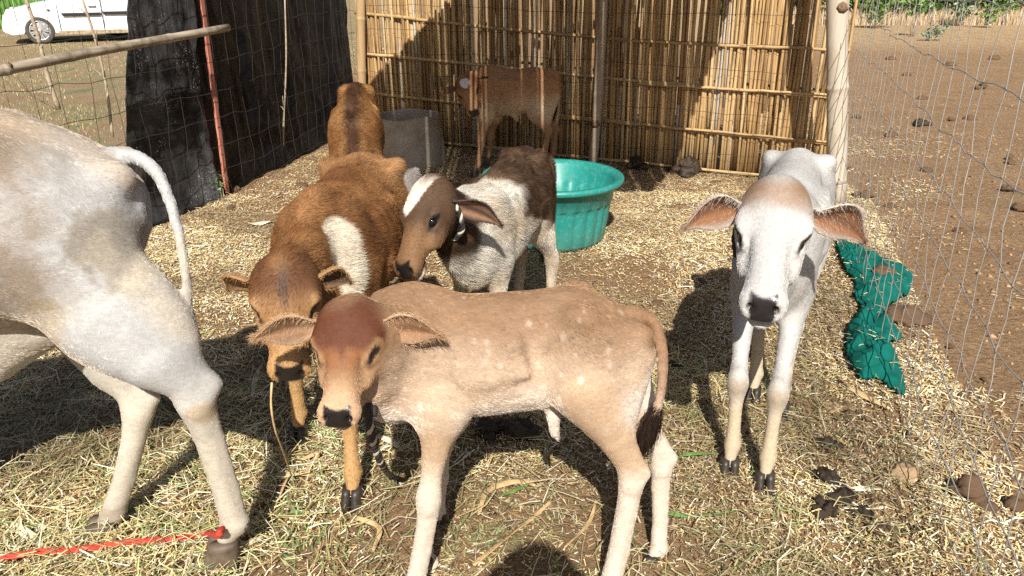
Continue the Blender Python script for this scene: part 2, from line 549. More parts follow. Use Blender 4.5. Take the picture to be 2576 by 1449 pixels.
# ================================================================== POLES
M['knot'] = simple('dark_broken_knot', (0.16, 0.10, 0.055), 0.85, 0.5, 60, 0.8)
def bamboo(name, p0, p1, r, mat, label, cat='pole', nodes=0.32, stubs=(), sag=0.0, r1=None, seed=0, parent=None):
    p0, p1 = np.asarray(p0, float), np.asarray(p1, float)
    L = np.linalg.norm(p1 - p0)
    d = (p1 - p0) / L
    r1 = r1 or r * 0.9
    rr = random.Random(seed)
    st = []
    z = rr.uniform(0.1, 0.9) * nodes
    marks = []
    while z < L - 0.05:
        marks.append(z); z += nodes * rr.uniform(0.85, 1.15)
    zs = sorted(set([0, L] + list(np.linspace(0, L, 12)) + sum([[m_ - 0.03, m_ - 0.008, m_, m_ + 0.008, m_ + 0.03] for m_ in marks], [])))
    zs = [q for q in zs if 0 <= q <= L]
    pts, rad = [], []
    side = np.cross(d, [0, 1, 0.3]); side /= np.linalg.norm(side)
    for q in zs:
        t = q / L
        w = math.sin(q * 3.1 + seed) * 0.006 + math.sin(q * 1.3 + seed * 2) * 0.008
        pts.append(p0 + d * q + side * w + np.array([0, 0, -sag * 4 * t * (1 - t)]))
        b = 1.0
        for m_ in marks:
            if abs(q - m_) < 1e-6: b = 1.10
            elif abs(abs(q - m_) - 0.008) < 1e-6: b = 1.07
        rad.append((r + (r1 - r) * t) * b)
    o = empty(name, pts[0]) if parent is None else parent
    base = np.array(pts[0])
    Vv, Ff = tube([q - base for q in pts], rad, 14)
    # orient material grain along the culm: build along local z
    culm = mesh_obj('culm', Vv, Ff, mat, o)
    for t, ang, ln, rs in stubs:
        c = p0 + d * (t * L) - base
        dv = np.array([math.cos(ang), math.sin(ang), 0.35]); dv /= np.linalg.norm(dv)
        Vv, Ff = tube([c + dv * r * 0.6, c + dv * (r * 0.95 + ln * 0.5), c + dv * (r + ln)], [rs * 1.35, rs * 1.0, rs * 0.8], 7)
        mesh_obj('branch_stub', Vv, Ff, M['knot'], o)
    if label:
        tag(o, label, cat)
    return o
pb = G(2104, 508)
pt = W(2118, -330, pb[1] + 0.03)
bamboo('bamboo_post', pb + [0, 0, -0.05], pt, 0.066, M['bamboo'], 'thick bleached bamboo post at the right end of the reed wall', 'post', 0.62,
       stubs=((0.62, -1.7, 0.02, 0.032), (0.14, -0.25, 0.03, 0.03)), seed=3, r1=0.064)
cb = W(912, 385, 7.2); cb[2] = 0
bamboo('bamboo_post', cb + [0, 0, -0.05], W(903, -260, 7.2), 0.042, M['bamboo_tan'], 'slim tan bamboo post in the far left corner of the pen', 'post', 0.4, seed=5)
lb = W(1489, 425, 6.15); lb[2] = 0.0
bamboo('bamboo_pole', lb + [0, 0, -0.04], W(1532, -160, 6.17), 0.037, M['bamboo_grey'], 'grey bamboo pole leaning against middle of the reed wall', 'pole', 0.42,
       stubs=((0.22, -1.6, 0.012, 0.028),), seed=9)
ra, rb = W(-70, 188, 3.62), W(573, 70, 5.30)
bamboo('bamboo_rail', ra, rb, 0.026, M['bamboo_rail'], 'weathered bamboo rail tied across the left wire fence', 'rail', 0.36, seed=12, r1=0.024, stubs=((0.11, -1.6, 0.004, 0.016),))

# pink steel angle pole
n = NT('red_oxide_steel')
nz = n.noise(28, 5, 0.65, None, (1, 1, 0.35))
n.color(n.ramp(nz, [(0.30, (0.16, 0.07, 0.04)), (0.42, (0.42, 0.145, 0.10)), (0.62, (0.52, 0.20, 0.15)), (0.8, (0.58, 0.27, 0.21))]))
n.set(Roughness=0.6); n.bump(nz, 0.3, 0.002)
M['pink'] = n.m
def angle_pole(name, p0, p1, w, t, mat, label):
    p0, p1 = np.asarray(p0), np.asarray(p1)
    d = (p1 - p0) / np.linalg.norm(p1 - p0)
    u = np.cross(d, [0.25, 1, 0]); u /= np.linalg.norm(u)
    v = np.cross(d, u)
    prof = [(0, 0), (w, 0), (w, t), (t, t), (t, w), (0, w)]
    V = [q * 0 + (u * a + v * b) for q in (p0,) for a, b in prof] + [(p1 - p0) + u * a + v * b for a, b in prof]
    F = [(i, (i + 1) % 6, 6 + (i + 1) % 6, 6 + i) for i in range(6)] + [(5, 4, 3, 2, 1, 0), tuple(range(6, 12))]
    o = mesh_obj(name, V, F, mat, None, smooth=False)
    o.location = p0
    bv = o.modifiers.new('bevel', 'BEVEL'); bv.width = 0.002; bv.segments = 2
    tag(o, label, 'pole')
    return o
pk0 = G(586, 492); pk1 = W(496, -140, pk0[1] + 0.02)
angle_pole('steel_pole', pk0 + [-0.02, 0, -0.06], pk1, 0.038, 0.006, M['pink'], 'leaning pinkish red steel angle pole before the black sheet')

# ================================================================== WIRE FENCES
def poly_at(line, s):
    seg = [np.linalg.norm(line[i + 1] - line[i]) for i in range(len(line) - 1)]
    for i, L in enumerate(seg):
        if s <= L or i == len(seg) - 1:
            return line[i] + (line[i + 1] - line[i]) * (s / L)
        s -= L
def wire_fence(name, line, heights, pitch, r, mat, label, seed, wob=0.006, knots=True, top_extra=0.05):
    rr = random.Random(seed)
    tot = sum(np.linalg.norm(line[i + 1] - line[i]) for i in range(len(line) - 1))
    org = poly_at(line, 0)
    root = empty(name, (org[0], org[1], 0))
    tag(root, label, 'wire fence')
    nv = int(tot / pitch)
    ss = [0.04 + i * pitch + rr.uniform(-0.008, 0.008) for i in range(nv)]
    node = {}
    for i, s in enumerate(ss):
        for j, h in enumerate(heights):
            q = poly_at(line, s)
            node[i, j] = np.array([q[0] - org[0] + rr.gauss(0, wob), q[1] - org[1] + rr.gauss(0, wob), h + rr.gauss(0, wob * 0.8) + 0.012 * math.sin(s * 1.7 + j)])
    for j in range(len(heights)):
        pts = []
        for i in range(nv):
            if pts:
                a = node[i - 1, j]; b = node[i, j]
                pts.append((a + b) / 2 + np.array([0, 0, rr.gauss(-0.001, 0.0035)]))
            pts.append(node[i, j])
        V, F = tube(pts, r, 4)
        mesh_obj('strand', V, F, mat, root)
    for i in range(nv):
        pts = []
        for j in range(len(heights)):
            pts.append(node[i, j] + [0.0, -0.002, 0])
            if j < len(heights) - 1:
                pts.append((node[i, j] + node[i, j + 1]) / 2 + np.array([rr.gauss(0, 0.003), rr.gauss(0, 0.003), 0]))
        pts.append(pts[-1] + np.array([0, 0, top_extra]))
        V, F = tube(pts, r * 0.85, 4)
        mesh_obj('stay_wire', V, F, mat, root)
    return root
HZ = [0.04, 0.17, 0.31, 0.46, 0.62, 0.79, 0.97, 1.16, 1.36]
wire_fence('wire_fence', RF, HZ, 0.148, 0.0021, M['wire'], 'galvanised wire mesh fence running along the right side', 21)
wire_fence('wire_fence', [WL + wnor * 0.085 + wdir * 0.02, WR + wnor * 0.085 - wdir * 0.08], HZ, 0.15, 0.0015, M['wire_dark'], 'dark rusted wire mesh stretched in front of the reed wall', 22)
LFi = [q + np.array([0.05, 0.0]) for q in LF]
wire_fence('wire_fence', LFi, [0.05, 0.20, 0.36, 0.53, 0.71, 0.90, 1.10, 1.31, 1.5], 0.165, 0.0017, M['wire_dark'], 'dark wire mesh fence along the left side by the black sheet', 23, wob=0.009)

# thin sticks and dry twigs stuck in the left fence
def stick(name, pts, r0, r1, label, twigs=0, mat='stick', group=None, seed=1):
    rr = random.Random(seed)
    P = spline(pts, 14)
    base = P[0].copy()
    o = empty(name, base)
    rad = np.linspace(r0, r1, 14) * (1 + 0.08 * np.sin(np.arange(14) * 2.1))
    V, F = tube([q - base for q in P], rad, 7)
    mesh_obj('stem', V, F, M[mat], o)
    for k in range(twigs):
        i = rr.randrange(2, 12)
        a = P[i] - base
        dv = np.array([rr.uniform(-1, 1), rr.uniform(-0.5, 0.5), rr.uniform(-0.2, 1.2)]); dv /= np.linalg.norm(dv)
        L = rr.uniform(0.04, 0.14)
        V, F = tube([a, a + dv * L * 0.5 + [0, 0, 0.01], a + dv * L], [r1 * 0.7, r1 * 0.5, r1 * 0.25], 5)
        mesh_obj('twig', V, F, M[mat], o)
    tag(o, label, 'stick', group)
    return o
def Wl(px, py, k=0.0):          # onto the left fence plane
    best = None
    for d in np.linspace(2.2, 7.5, 400):
        q = W(px, py, d)
        xx = np.interp(d, [p_[1] for p_ in LF][::-1], [p_[0] for p_ in LF][::-1])
        e = abs(q[0] - xx - 0.03 - k)
        if best is None or e < best[0]: best = (e, q)
    return best[1]
stick('dry_stick', [Wl(148, 275), Wl(120, 190), Wl(95, 90), Wl(60, -20)], 0.013, 0.008, 'forked dry stick tied upright in front of the white car', 5, seed=2)
stick('dry_stick', [Wl(283, 345), Wl(268, 220), Wl(240, 100), Wl(205, -10)], 0.009, 0.006, 'thin dry stick left of the black sheet', 4, seed=3)
_b = Wl(345, 330)
stick('dry_stick', [G(712, 412), W(714, 300, G(712, 412)[1]), W(720, 150, G(712, 412)[1]), W(716, -20, G(712, 412)[1])], 0.0075, 0.006, 'pale straight stick standing against dark part of black sheet', 3, seed=4)
stick('dry_twig', [Wl(35, 185), Wl(75, 235), Wl(140, 275)], 0.005, 0.002, 'small branching twig hanging below the bamboo rail', 4, seed=6)
# ================================================================== BLACK SHEET
def sheet_mat(name, dusty):
    n = NT(name)
    co = n.coord('Object')
    a = n.noise(9, 6, 0.7, co, dist=0.8)
    b = n.noise(3, 4, 0.6, co)
    w = n.noise(420, 2, 0.6, co)
    base = n.ramp(a, [(0.35, (0.004, 0.004, 0.0045)), (0.62, (0.009, 0.009, 0.010)), (0.8, (0.02 + dusty, 0.02 + dusty, 0.021 + dusty))])
    if dusty:
        base = n.mix(n.math('MULTIPLY', n.ramp(b, [(0.4, (0, 0, 0)), (0.65, (1, 1, 1))]), 0.65), base, (0.12, 0.12, 0.125))  # grey of dust together with sunlit highlights painted into the colour
        sp = n.ramp(n.noise(110, 3, 0.7, co), [(0.60, (0, 0, 0)), (0.66, (1, 1, 1))])
        sp = n.math('MULTIPLY', sp, n.ramp(n.noise(5, 3, 0.6, co), [(0.52, (0, 0, 0)), (0.6, (1, 1, 1))]))
        base = n.mix(sp, base, (0.5, 0.5, 0.5))  # specks of light on the weave, painted as pale dots
    n.color(base)
    n.l(n.ramp(a, [(0.3, (0.5, 0.5, 0.5)), (0.8, (0.32, 0.32, 0.32))]), n.b.inputs['Roughness'])
    n.b.inputs['Specular IOR Level'].default_value = 0.22
    n.bump(n.math('ADD', n.math('MULTIPLY', n.noise(24, 5, 0.7, co, dist=1.2), 0.5), n.math('ADD', a, n.math('MULTIPLY', w, 0.12))), 0.4, 0.02)
    return n.m
M['sheet'] = sheet_mat('black_plastic_sheet', 0.0)
M['sheet_dusty_glint'] = sheet_mat('dusty_glint_black_sheet', 0.03)
def lf_x(y):
    return np.interp(y, [q[1] for q in LF][::-1], [q[0] for q in LF][::-1])
def sheet(name, y0, y1, z0, z1, off, mat, label, amp, seed, skew=0.0, ny=90, nz=70):
    ys = np.linspace(y0, y1, ny); zs = np.linspace(z0, z1, nz)
    Y, Z = np.meshgrid(ys, zs, indexing='ij')
    t = (Z - z0) / (z1 - z0)
    Y = Y + skew * (1 - t) * np.where(np.abs(Y - y0) < np.abs(Y - y1), 1, 0) * (1 - np.abs(Y - y0) / abs(y1 - y0))
    X = lf_x(Y) + off
    P = np.stack([Y * 1.0 + Z * 0.12 + seed, Z * 0.13, np.zeros_like(Y)], -1)
    fold = (fbm(P, 5.0, 3) - 0.5) * amp * 2 + (fbm(P[..., [1, 0, 2]] + 7, 9, 3) - 0.5) * amp * 0.8
    P2 = np.stack([Y + Z * 0.6, Z - Y * 0.3, np.zeros_like(Y)], -1) + seed
    crease = np.abs(fbm(P2, 5, 2) - 0.5) * amp * 0.9 + np.abs(fbm(P2 + 9, 19, 3) - 0.5) * amp * 0.35
    X = X + fold - crease
    bottom = 0.05 * np.exp(-Z / 0.08)
    X = X + bottom
    V = np.stack([X, Y, Z], -1).reshape(-1, 3)
    org = np.array([lf_x(y0), y0, 0.0])
    idx = np.arange(ny * nz).reshape(ny, nz)
    F = np.stack([idx[:-1, :-1], idx[1:, :-1], idx[1:, 1:], idx[:-1, 1:]], -1).reshape(-1, 4)
    o = bpy.data.objects.new(name, fast_mesh(name, V - org, F, mat, smooth=True))
    o.location = org
    COL.objects.link(o)
    sd = o.modifiers.new('thickness', 'SOLIDIFY'); sd.thickness = 0.003
    tag(o, label, 'plastic sheet')
    return o
yA0 = Wl(378, 0)[1]; ySk = Wl(335, 330)[1] - yA0
yA1 = Wl(505, 300)[1] + 0.05
sheet('plastic_sheet', yA1 - 0.25, 7.86, 0.01, 1.95, -0.05, M['sheet'], 'black plastic sheet hung along the far left fence', 0.035, 3.0, ny=140)
sheet('plastic_sheet', yA0, yA1 + 0.06, 0.0, 1.95, 0.0, M['sheet_dusty_glint'], 'dusty crumpled grey black sheet with painted glints nearest the white car', 0.04, 11.0, skew=ySk * 1.5)

# ================================================================== CAR
M['car_paint'] = simple('white_car_paint', (0.78, 0.79, 0.80), 0.18, 0.02, 3, spec=0.5)
M['car_black'] = simple('black_trim', (0.02, 0.02, 0.023), 0.5, 0.3, 30)
M['tyre'] = simple('dusty_tyre', (0.07, 0.06, 0.05), 0.85, 0.4, 25, 0.2)
M['hub'] = simple('silver_hubcap', (0.55, 0.55, 0.56), 0.35, 0.1, 20, metal=0.6)
M['sill'] = simple('muddy_sill', (0.42, 0.33, 0.22), 0.8, 0.5, 14)
n = NT('car_glass'); n.color((0.02, 0.025, 0.03)); n.set(Roughness=0.06); M['glass'] = n.m
n = NT('headlamp_glass'); n.color((0.55, 0.57, 0.58)); n.set(Roughness=0.08); M['lamp'] = n.m
def build_car():
    L, Wd = 3.45, 1.49
    root = empty('parked_car')
    # side outline, x from nose (0) to tail, split into lower body and greenhouse
    def arch(cx, r, n=12):
        return [(cx + r * math.cos(a), 0.27 + r * math.sin(a)) for a in np.linspace(math.pi * 1.06, -0.06 * math.pi, n)]
    fw, rw, ar = 0.66, 3.02, 0.325
    low = [(0.03, 0.24), (0.14, 0.19)] + arch(fw, ar) + [(1.05, 0.20), (2.62, 0.20)] + arch(rw, ar) + [(3.40, 0.22), (3.46, 0.30)]
    up = [(3.47, 0.55), (3.45, 0.80), (3.38, 0.93), (2.6, 0.90), (1.35, 0.87), (1.05, 0.86), (0.55, 0.77), (0.2, 0.68), (0.05, 0.58), (0.0, 0.40)]
    out = low + up
    def halfw(x, z):
        w = Wd / 2
        w *= 1 - 0.16 * max(0, (0.35 - x) / 0.35) ** 2 - 0.10 * max(0, (x - 3.1) / 0.36) ** 2
        w *= 1 - 0.05 * max(0, (0.42 - z) / 0.25) ** 2 - 0.06 * max(0, (z - 0.62) / 0.3) ** 2
        return w
    bm = bmesh.new()
    ring = []
    ys = [-1, -0.97, -0.5, 0, 0.5, 0.97, 1]
    for k, t in enumerate(ys):
        row = []
        for x, z in out:
            w = halfw(x, z)
            sh = 0.0 if abs(t) < 0.99 else 0.0
            cx, cz = 1.75, 0.5
            q = 1.0 if abs(t) < 0.99 else 0.985
            row.append(bm.verts.new((cx + (x - cx) * q, t * w, cz + (z - cz) * q)))
        ring.append(row)
    m = len(out)
    for k in range(len(ys) - 1):
        for i in range(m):
            j = (i + 1) % m
            bm.faces.new((ring[k][i], ring[k][j], ring[k + 1][j], ring[k + 1][i]))
    # side faces: fill between arches with triangulated ngon
    f0 = bm.faces.new(ring[0][::-1]); f1 = bm.faces.new(ring[-1])
    bmesh.ops.triangulate(bm, faces=[f0, f1])
    bmesh.ops.recalc_face_normals(bm, faces=bm.faces)
    me = bpy.data.meshes.new('body'); bm.to_mesh(me); bm.free()
    me.materials.append(M['car_paint'])
    body = bpy.data.objects.new('body', me); COL.objects.link(body); body.parent = root
    # greenhouse
    gp = [(0.98, 0.85), (1.55, 1.36), (1.85, 1.46), (2.75, 1.45), (3.2, 1.32), (3.4, 0.92)]
    V, F = [], []
    for s_ in (-1, 1):
        for x, z in gp:
            V.append((x, s_ * (0.68 - 0.20 * (z - 0.85)), z))
    k = len(gp)
    for i in range(k - 1):
        F.append((i, i + 1, k + i + 1, k + i))
    F += [tuple(range(k - 1, -1, -1)), tuple(range(k, 2 * k))]
    cab = mesh_obj('cabin', V, F, M['car_paint'], root, smooth=False)
    b_ = cab.modifiers.new('b', 'BEVEL'); b_.width = 0.04; b_.segments = 3
    for s_ in (-1, 1):
        for q in ([(1.22, 0.93), (1.58, 1.31), (2.02, 1.38), (2.02, 0.92)], [(2.08, 0.92), (2.08, 1.38), (2.66, 1.37), (2.95, 0.95)]):
            V = [(x, s_ * (0.69 - 0.20 * (z - 0.85)), z) for x, z in q]
            V += [(x, s_ * (0.66 - 0.20 * (z - 0.85)), z) for x, z in q]
            mesh_obj('window', V, [(0, 1, 2, 3), (4, 7, 6, 5), (0, 4, 5, 1), (1, 5, 6, 2), (2, 6, 7, 3), (3, 7, 4, 0)], M['glass'], root, False)
    ws = [(1.0, -0.6, 0.885), (1.53, -0.5, 1.36), (1.53, 0.5, 1.36), (1.0, 0.6, 0.885)]
    V = [(x - 0.02, y, z + 0.018) for x, y, z in ws] + ws
    mesh_obj('windscreen', V, [(3, 2, 1, 0), (4, 5, 6, 7), (0, 1, 5, 4), (1, 2, 6, 5), (2, 3, 7, 6), (3, 0, 4, 7)], M['glass'], root, False)
    def side_box(name, x0, x1, z0, z1, mat, out_=0.014, s_=-1, taper=0.0, parent=None):
        V = []
        for x in (x0, x1):
            for z in (z0, z1):
                for d in (-0.02, out_):
                    V.append((x + (taper if z == z0 else 0) * (1 if x == x0 else -1), s_ * (halfw(x, z) + d), z))
        F = [(0, 1, 3, 2), (4, 6, 7, 5), (0, 4, 5, 1), (2, 3, 7, 6), (0, 2, 6, 4), (1, 5, 7, 3)]
        o = mesh_obj(name, V, F, mat, parent or root, False)
        b = o.modifiers.new('b', 'BEVEL'); b.width = 0.008; b.segments = 2
        return o
    for s_ in (-1, 1):
        side_box('side_moulding', 1.10, 1.86, 0.545, 0.605, M['car_black'], 0.018, s_, 0.03)
        side_box('side_moulding', 1.875, 2.62, 0.56, 0.62, M['car_black'], 0.018, s_, 0.03)
        side_box('sill', 1.00, 2.68, 0.17, 0.255, M['sill'], 0.004, s_)
        for x0 in (1.62, 2.60):
            side_box('door_handle', x0, x0 + 0.15, 0.735, 0.775, M['car_paint'], 0.03, s_)
        side_box('indicator', 0.86, 0.91, 0.655, 0.685, M['car_black'], 0.006, s_)
        for x0 in (1.04, 1.865, 2.70):
            side_box('door_gap', x0, x0 + 0.018, 0.26, 0.865, M['car_black'], 0.001, s_)
        # headlamp
        V, F = revolve([(0.0, 0.05), (0.08, 0.04), (0.11, 0.0), (0.10, -0.05), (0, -0.06)], 16)
        h = mesh_obj('headlight', V, F, M['lamp'], root); h.location = (0.13, s_ * 0.56, 0.60); h.rotation_euler = (0, -1.2, 0)
        for cx in (fw, rw):
            V, F = revolve([(0.265, -0.08), (0.272, -0.07), (0.272, 0.07), (0.262, 0.085), (0.20, 0.085), (0.19, 0.06)], 36)
            ty = mesh_obj('wheel', V, F, M['tyre'], root)
            ty.location = (cx, s_ * 0.655, 0.27); ty.rotation_euler = (-s_ * math.pi / 2, 0, 0)
            V, F = revolve([(0.197, 0.07), (0.19, 0.078), (0.165, 0.066), (0.15, 0.045), (0.0, 0.045)], 30)
            mesh_obj('rim', V, F, M['car_black'], ty)
            V, F = revolve([(0.197, 0.06), (0.195, 0.085), (0.175, 0.082), (0.172, 0.06)], 30)
            mesh_obj('rim_ring', V, F, M['hub'], ty)
            V, F = [], []
            for k_ in range(9):
                for dd in (-0.13, 0.13):
                    a = 2 * math.pi * k_ / 9 + dd
                    c_, n_ = np.array([math.cos(a), math.sin(a)]), np.array([-math.sin(a), math.cos(a)])
                    b0 = len(V)
                    for rr_, w_, z_ in ((0.03, 0.010, 0.085), (0.175, 0.016, 0.078)):
                        V += [(*(c_ * rr_ - n_ * w_), z_), (*(c_ * rr_ + n_ * w_), z_), (*(c_ * rr_ + n_ * w_), z_ - 0.03), (*(c_ * rr_ - n_ * w_), z_ - 0.03)]
                    F += [(b0, b0 + 1, b0 + 5, b0 + 4), (b0 + 1, b0 + 2, b0 + 6, b0 + 5), (b0 + 3, b0, b0 + 4, b0 + 7)]
            mesh_obj('hubcap', V, F, M['hub'], ty, False)
            V, F = revolve([(0.045, 0.07), (0.042, 0.092), (0.0, 0.096)], 18)
            mesh_obj('hub_cap_centre', V, F, M['hub'], ty)
    V, F = revolve([(0.20, -0.6), (0.20, 0.6)], 20)
    # front bumper, grille, number plate blank, exhaust box under the car
    V = [(-0.02, -0.6, 0.24), (-0.02, 0.6, 0.24), (0.0, 0.6, 0.44), (0.0, -0.6, 0.44), (0.2, -0.68, 0.22), (0.2, 0.68, 0.22), (0.2, 0.68, 0.46), (0.2, -0.68, 0.46)]
    bp = mesh_obj('bumper', V, [(0, 3, 2, 1), (0, 1, 5, 4), (3, 7, 6, 2), (0, 4, 7, 3), (1, 2, 6, 5), (4, 5, 6, 7)], M['car_paint'], root, False)
    b_ = bp.modifiers.new('b', 'BEVEL'); b_.width = 0.05; b_.segments = 3
    V = [(x, y, z) for x in (-0.012, 0.02) for y in (-0.34, 0.34) for z in (0.47, 0.54)]
    mesh_obj('grille', V, [(0, 1, 3, 2), (4, 6, 7, 5), (0, 4, 5, 1), (2, 3, 7, 6), (0, 2, 6, 4), (1, 5, 7, 3)], M['car_black'], root, False)
    V, F = tube([(1.9, -0.1, 0.22), (2.1, -0.1, 0.2), (2.5, -0.1, 0.22)], [0.1, 0.13, 0.1], 10)
    mesh_obj('silencer', V, F, M['car_black'], root)
    V = [(x, y, z) for x in (0.2, 3.3) for y in (-0.55, 0.55) for z in (0.20, 0.24)]
    mesh_obj('floor_pan', V, [(0, 1, 3, 2), (4, 6, 7, 5), (0, 4, 5, 1), (2, 3, 7, 6), (0, 2, 6, 4), (1, 5, 7, 3)], M['car_black'], root, False)
    return root
car = build_car()
_f = G(108, 111); _r = G(330, 101)
_yaw = math.atan2(_r[1] - _f[1], _r[0] - _f[0])
car.rotation_euler = (0, 0, R(27))
_rot = Matrix.Rotation(R(27), 3, 'Z') @ Vector((0.66, -0.73, 0))
car.location = (_f[0] - _rot.x, _f[1] - _rot.y, 0.0)
tag(car, 'white hatchback with dark side moulding parked beyond the left fence', 'car')

# ================================================================== CONCRETE RING
n = NT('old_concrete')
a = n.noise(7, 6, 0.65); b = n.noise(60, 4, 0.7)
c = n.ramp(a, [(0.3, (0.28, 0.235, 0.18)), (0.6, (0.44, 0.375, 0.30)), (0.8, (0.54, 0.47, 0.38))])
n.color(n.mix(n.math('MULTIPLY', b, 0.3), c, (0.12, 0.09, 0.06)))
n.set(Roughness=0.9); n.bump(n.math('ADD', a, n.math('MULTIPLY', b, 0.3)), 0.4, 0.01)
M['concrete'] = n.m
def ringwarp(r, z, a, i):
    return r * (1 + 0.012 * math.sin(3 * a + 1) + 0.008 * math.sin(7 * a))
prof = [(0.285, -0.03), (0.284, 0.02), (0.270, 0.2), (0.250, 0.40), (0.247, 0.425), (0.240, 0.435), (0.226, 0.432), (0.219, 0.42), (0.235, 0.2), (0.25, 0.06), (0.0, 0.05)]
prof = [(r_ * 1.09, z_ * 0.88) for r_, z_ in prof]
V, F = revolve(prof, 56, ringwarp)
V = [(x, y, z + (0.010 * math.cos(math.atan2(y, x)) + 0.006 * math.sin(5 * math.atan2(y, x))) * max(0, (z - 0.1) / 0.33)) for x, y, z in V]
ringo = mesh_obj('concrete_trough', V, F, M['concrete'])
ringo.location = (W(1024, 400, 6.33)[0], 6.33, 0.0)
tag(ringo, 'round grey concrete trough standing by the reed wall', 'trough')

# ================================================================== TEAL BASIN
n = NT('teal_plastic')
a = n.noise(6, 5, 0.6)
c = n.ramp(a, [(0.3, (0.010, 0.185, 0.158)), (0.7, (0.016, 0.23, 0.198))])
b = n.noise(45, 5, 0.7)
dz_ = n.n('ShaderNodeSeparateXYZ'); n.l(n.coord('Object'), dz_.inputs[0])
mud = n.math('MULTIPLY', n.math('SUBTRACT', 0.16, dz_.outputs[2]), 5.0, True)
mud = n.math('MULTIPLY', mud, n.ramp(n.noise(16, 5, 0.7), [(0.35, (0, 0, 0)), (0.7, (1, 1, 1))]))
c = n.mix(n.math('MULTIPLY', mud, 0.55), c, (0.25, 0.19, 0.11))
n.color(n.mix(n.math('MULTIPLY', n.ramp(b, [(0.52, (0, 0, 0)), (0.70, (1, 1, 1))]), 0.4), c, (0.22, 0.31, 0.26)))
n.set(Roughness=0.42); n.bump(b, 0.05, 0.002)
M['teal'] = n.m
bc = G(1390, 440, 0.375)
def basinwarp(r, z, a, i):
    if i in (2, 3, 4, 5, 16, 17, 18):
        amp = 0.022 if i in (3, 4, 17) else 0.016
        return r * (1 - amp + amp * 2 * abs(math.sin(a * 13)) ** 0.7)
    return r
prof = [(0.0, 0.004), (0.285, 0.004), (0.300, 0.03), (0.312, 0.12), (0.325, 0.215), (0.330, 0.238), (0.343, 0.25), (0.352, 0.335), (0.388, 0.340), (0.399, 0.346), (0.403, 0.358), (0.400, 0.370), (0.390, 0.376), (0.366, 0.373), (0.345, 0.345), (0.334, 0.262), (0.316, 0.245), (0.305, 0.12), (0.292, 0.04), (0.27, 0.018), (0.0, 0.014)]
V, F = revolve(prof, 156, basinwarp)
basin = mesh_obj('plastic_tub', V, F, M['teal'])
basin.location = (bc[0], bc[1], zg(bc[0], bc[1]))
tag(basin, 'large teal plastic tub with fluted sides on the straw', 'tub')

# ================================================================== GREEN SHADE CLOTH
n = NT('green_shade_net')
w = n.n('ShaderNodeTexWave'); w.inputs['Scale'].default_value = 95; n.l(n.coord('Object'), w.inputs['Vector'])
w2 = n.noise(25, 5, 0.6)
n.color(n.mix(n.math('MULTIPLY', w.outputs['Fac'], 0.15), n.ramp(w2, [(0.3, (0.003, 0.082, 0.064)), (0.7, (0.005, 0.115, 0.09))]), (0.003, 0.085, 0.066)))
n.set(Roughness=0.9); n.b.inputs['Specular IOR Level'].default_value = 0.1; n.bump(w2, 0.5, 0.006)
M['net'] = n.m
outl = [(2096, 612), (2140, 628), (2182, 650), (2250, 690), (2296, 712), (2290, 742), (2262, 768), (2236, 786), (2222, 806), (2250, 836), (2272, 862), (2240, 874), (2252, 905), (2272, 950), (2277, 1004), (2246, 992), (2205, 968), (2165, 972), (2142, 945), (2122, 905), (2121, 860), (2136, 818), (2158, 790), (2140, 745), (2146, 716), (2118, 680), (2100, 640)]
op = spline([G(*q)[:2] for q in outl + [outl[0]]], 160)
def inside(px, py, poly):
    c = np.zeros(px.shape, bool); n_ = len(poly); j = n_ - 1
    for i in range(n_):
        xi, yi = poly[i]; xj, yj = poly[j]
        c ^= ((yi > py) != (yj > py)) & (px < (xj - xi) * (py - yi) / (yj - yi + 1e-12) + xi)
        j = i
    return c
st = 0.007
cx = np.arange(op[:, 0].min() - 0.02, op[:, 0].max() + 0.02, st); cy = np.arange(op[:, 1].min() - 0.02, op[:, 1].max() + 0.02, st)
CX, CY = np.meshgrid(cx, cy, indexing='ij')
ins = inside(CX, CY, op)
dist = np.full(CX.shape, 9.0)
for q in op:
    dist = np.minimum(dist, np.hypot(CX - q[0], CY - q[1]))
PP = np.stack([CX, CY, np.zeros_like(CX)], -1)
ridge = 1 - np.abs(2 * fbm(PP + 3, 5.5, 2) - 1) * 1.6
ridge2 = 1 - np.abs(2 * fbm(PP[..., [1, 0, 2]] + 13, 11, 2) - 1) * 1.6
CZ = ground_height(CX, CY) + 0.014 + np.clip(dist / 0.05, 0, 1) ** 0.6 * (0.022 + 0.045 * np.clip(ridge, 0, 1) ** 2 + 0.022 * np.clip(ridge2, 0, 1) ** 2)
CZ = CZ + 0.012 * (fbm(PP, 30, 2) - 0.5)
idx = np.arange(CX.size).reshape(CX.shape)
cell = ins[:-1, :-1] & ins[1:, :-1] & ins[1:, 1:] & ins[:-1, 1:]
F = np.stack([idx[:-1, :-1], idx[1:, :-1], idx[1:, 1:], idx[:-1, 1:]], -1)[cell]
u, inv = np.unique(F, return_inverse=True)
V = np.stack([CX, CY, CZ], -1).reshape(-1, 3)[u]
F = inv.reshape(-1, 4)
org = np.array([op[:, 0].mean(), op[:, 1].mean(), 0.0])
cloth = bpy.data.objects.new('shade_cloth', fast_mesh('shade_cloth', V - org, F, M['net'], smooth=True))
cloth.location = org
COL.objects.link(cloth)
sd = cloth.modifiers.new('t', 'SOLIDIFY'); sd.thickness = 0.012; sd.offset = -1
sm = cloth.modifiers.new('s', 'SMOOTH'); sm.iterations = 3; sm.factor = 0.5
tag(cloth, 'crumpled green shade net lying under the right wire fence', 'shade cloth')

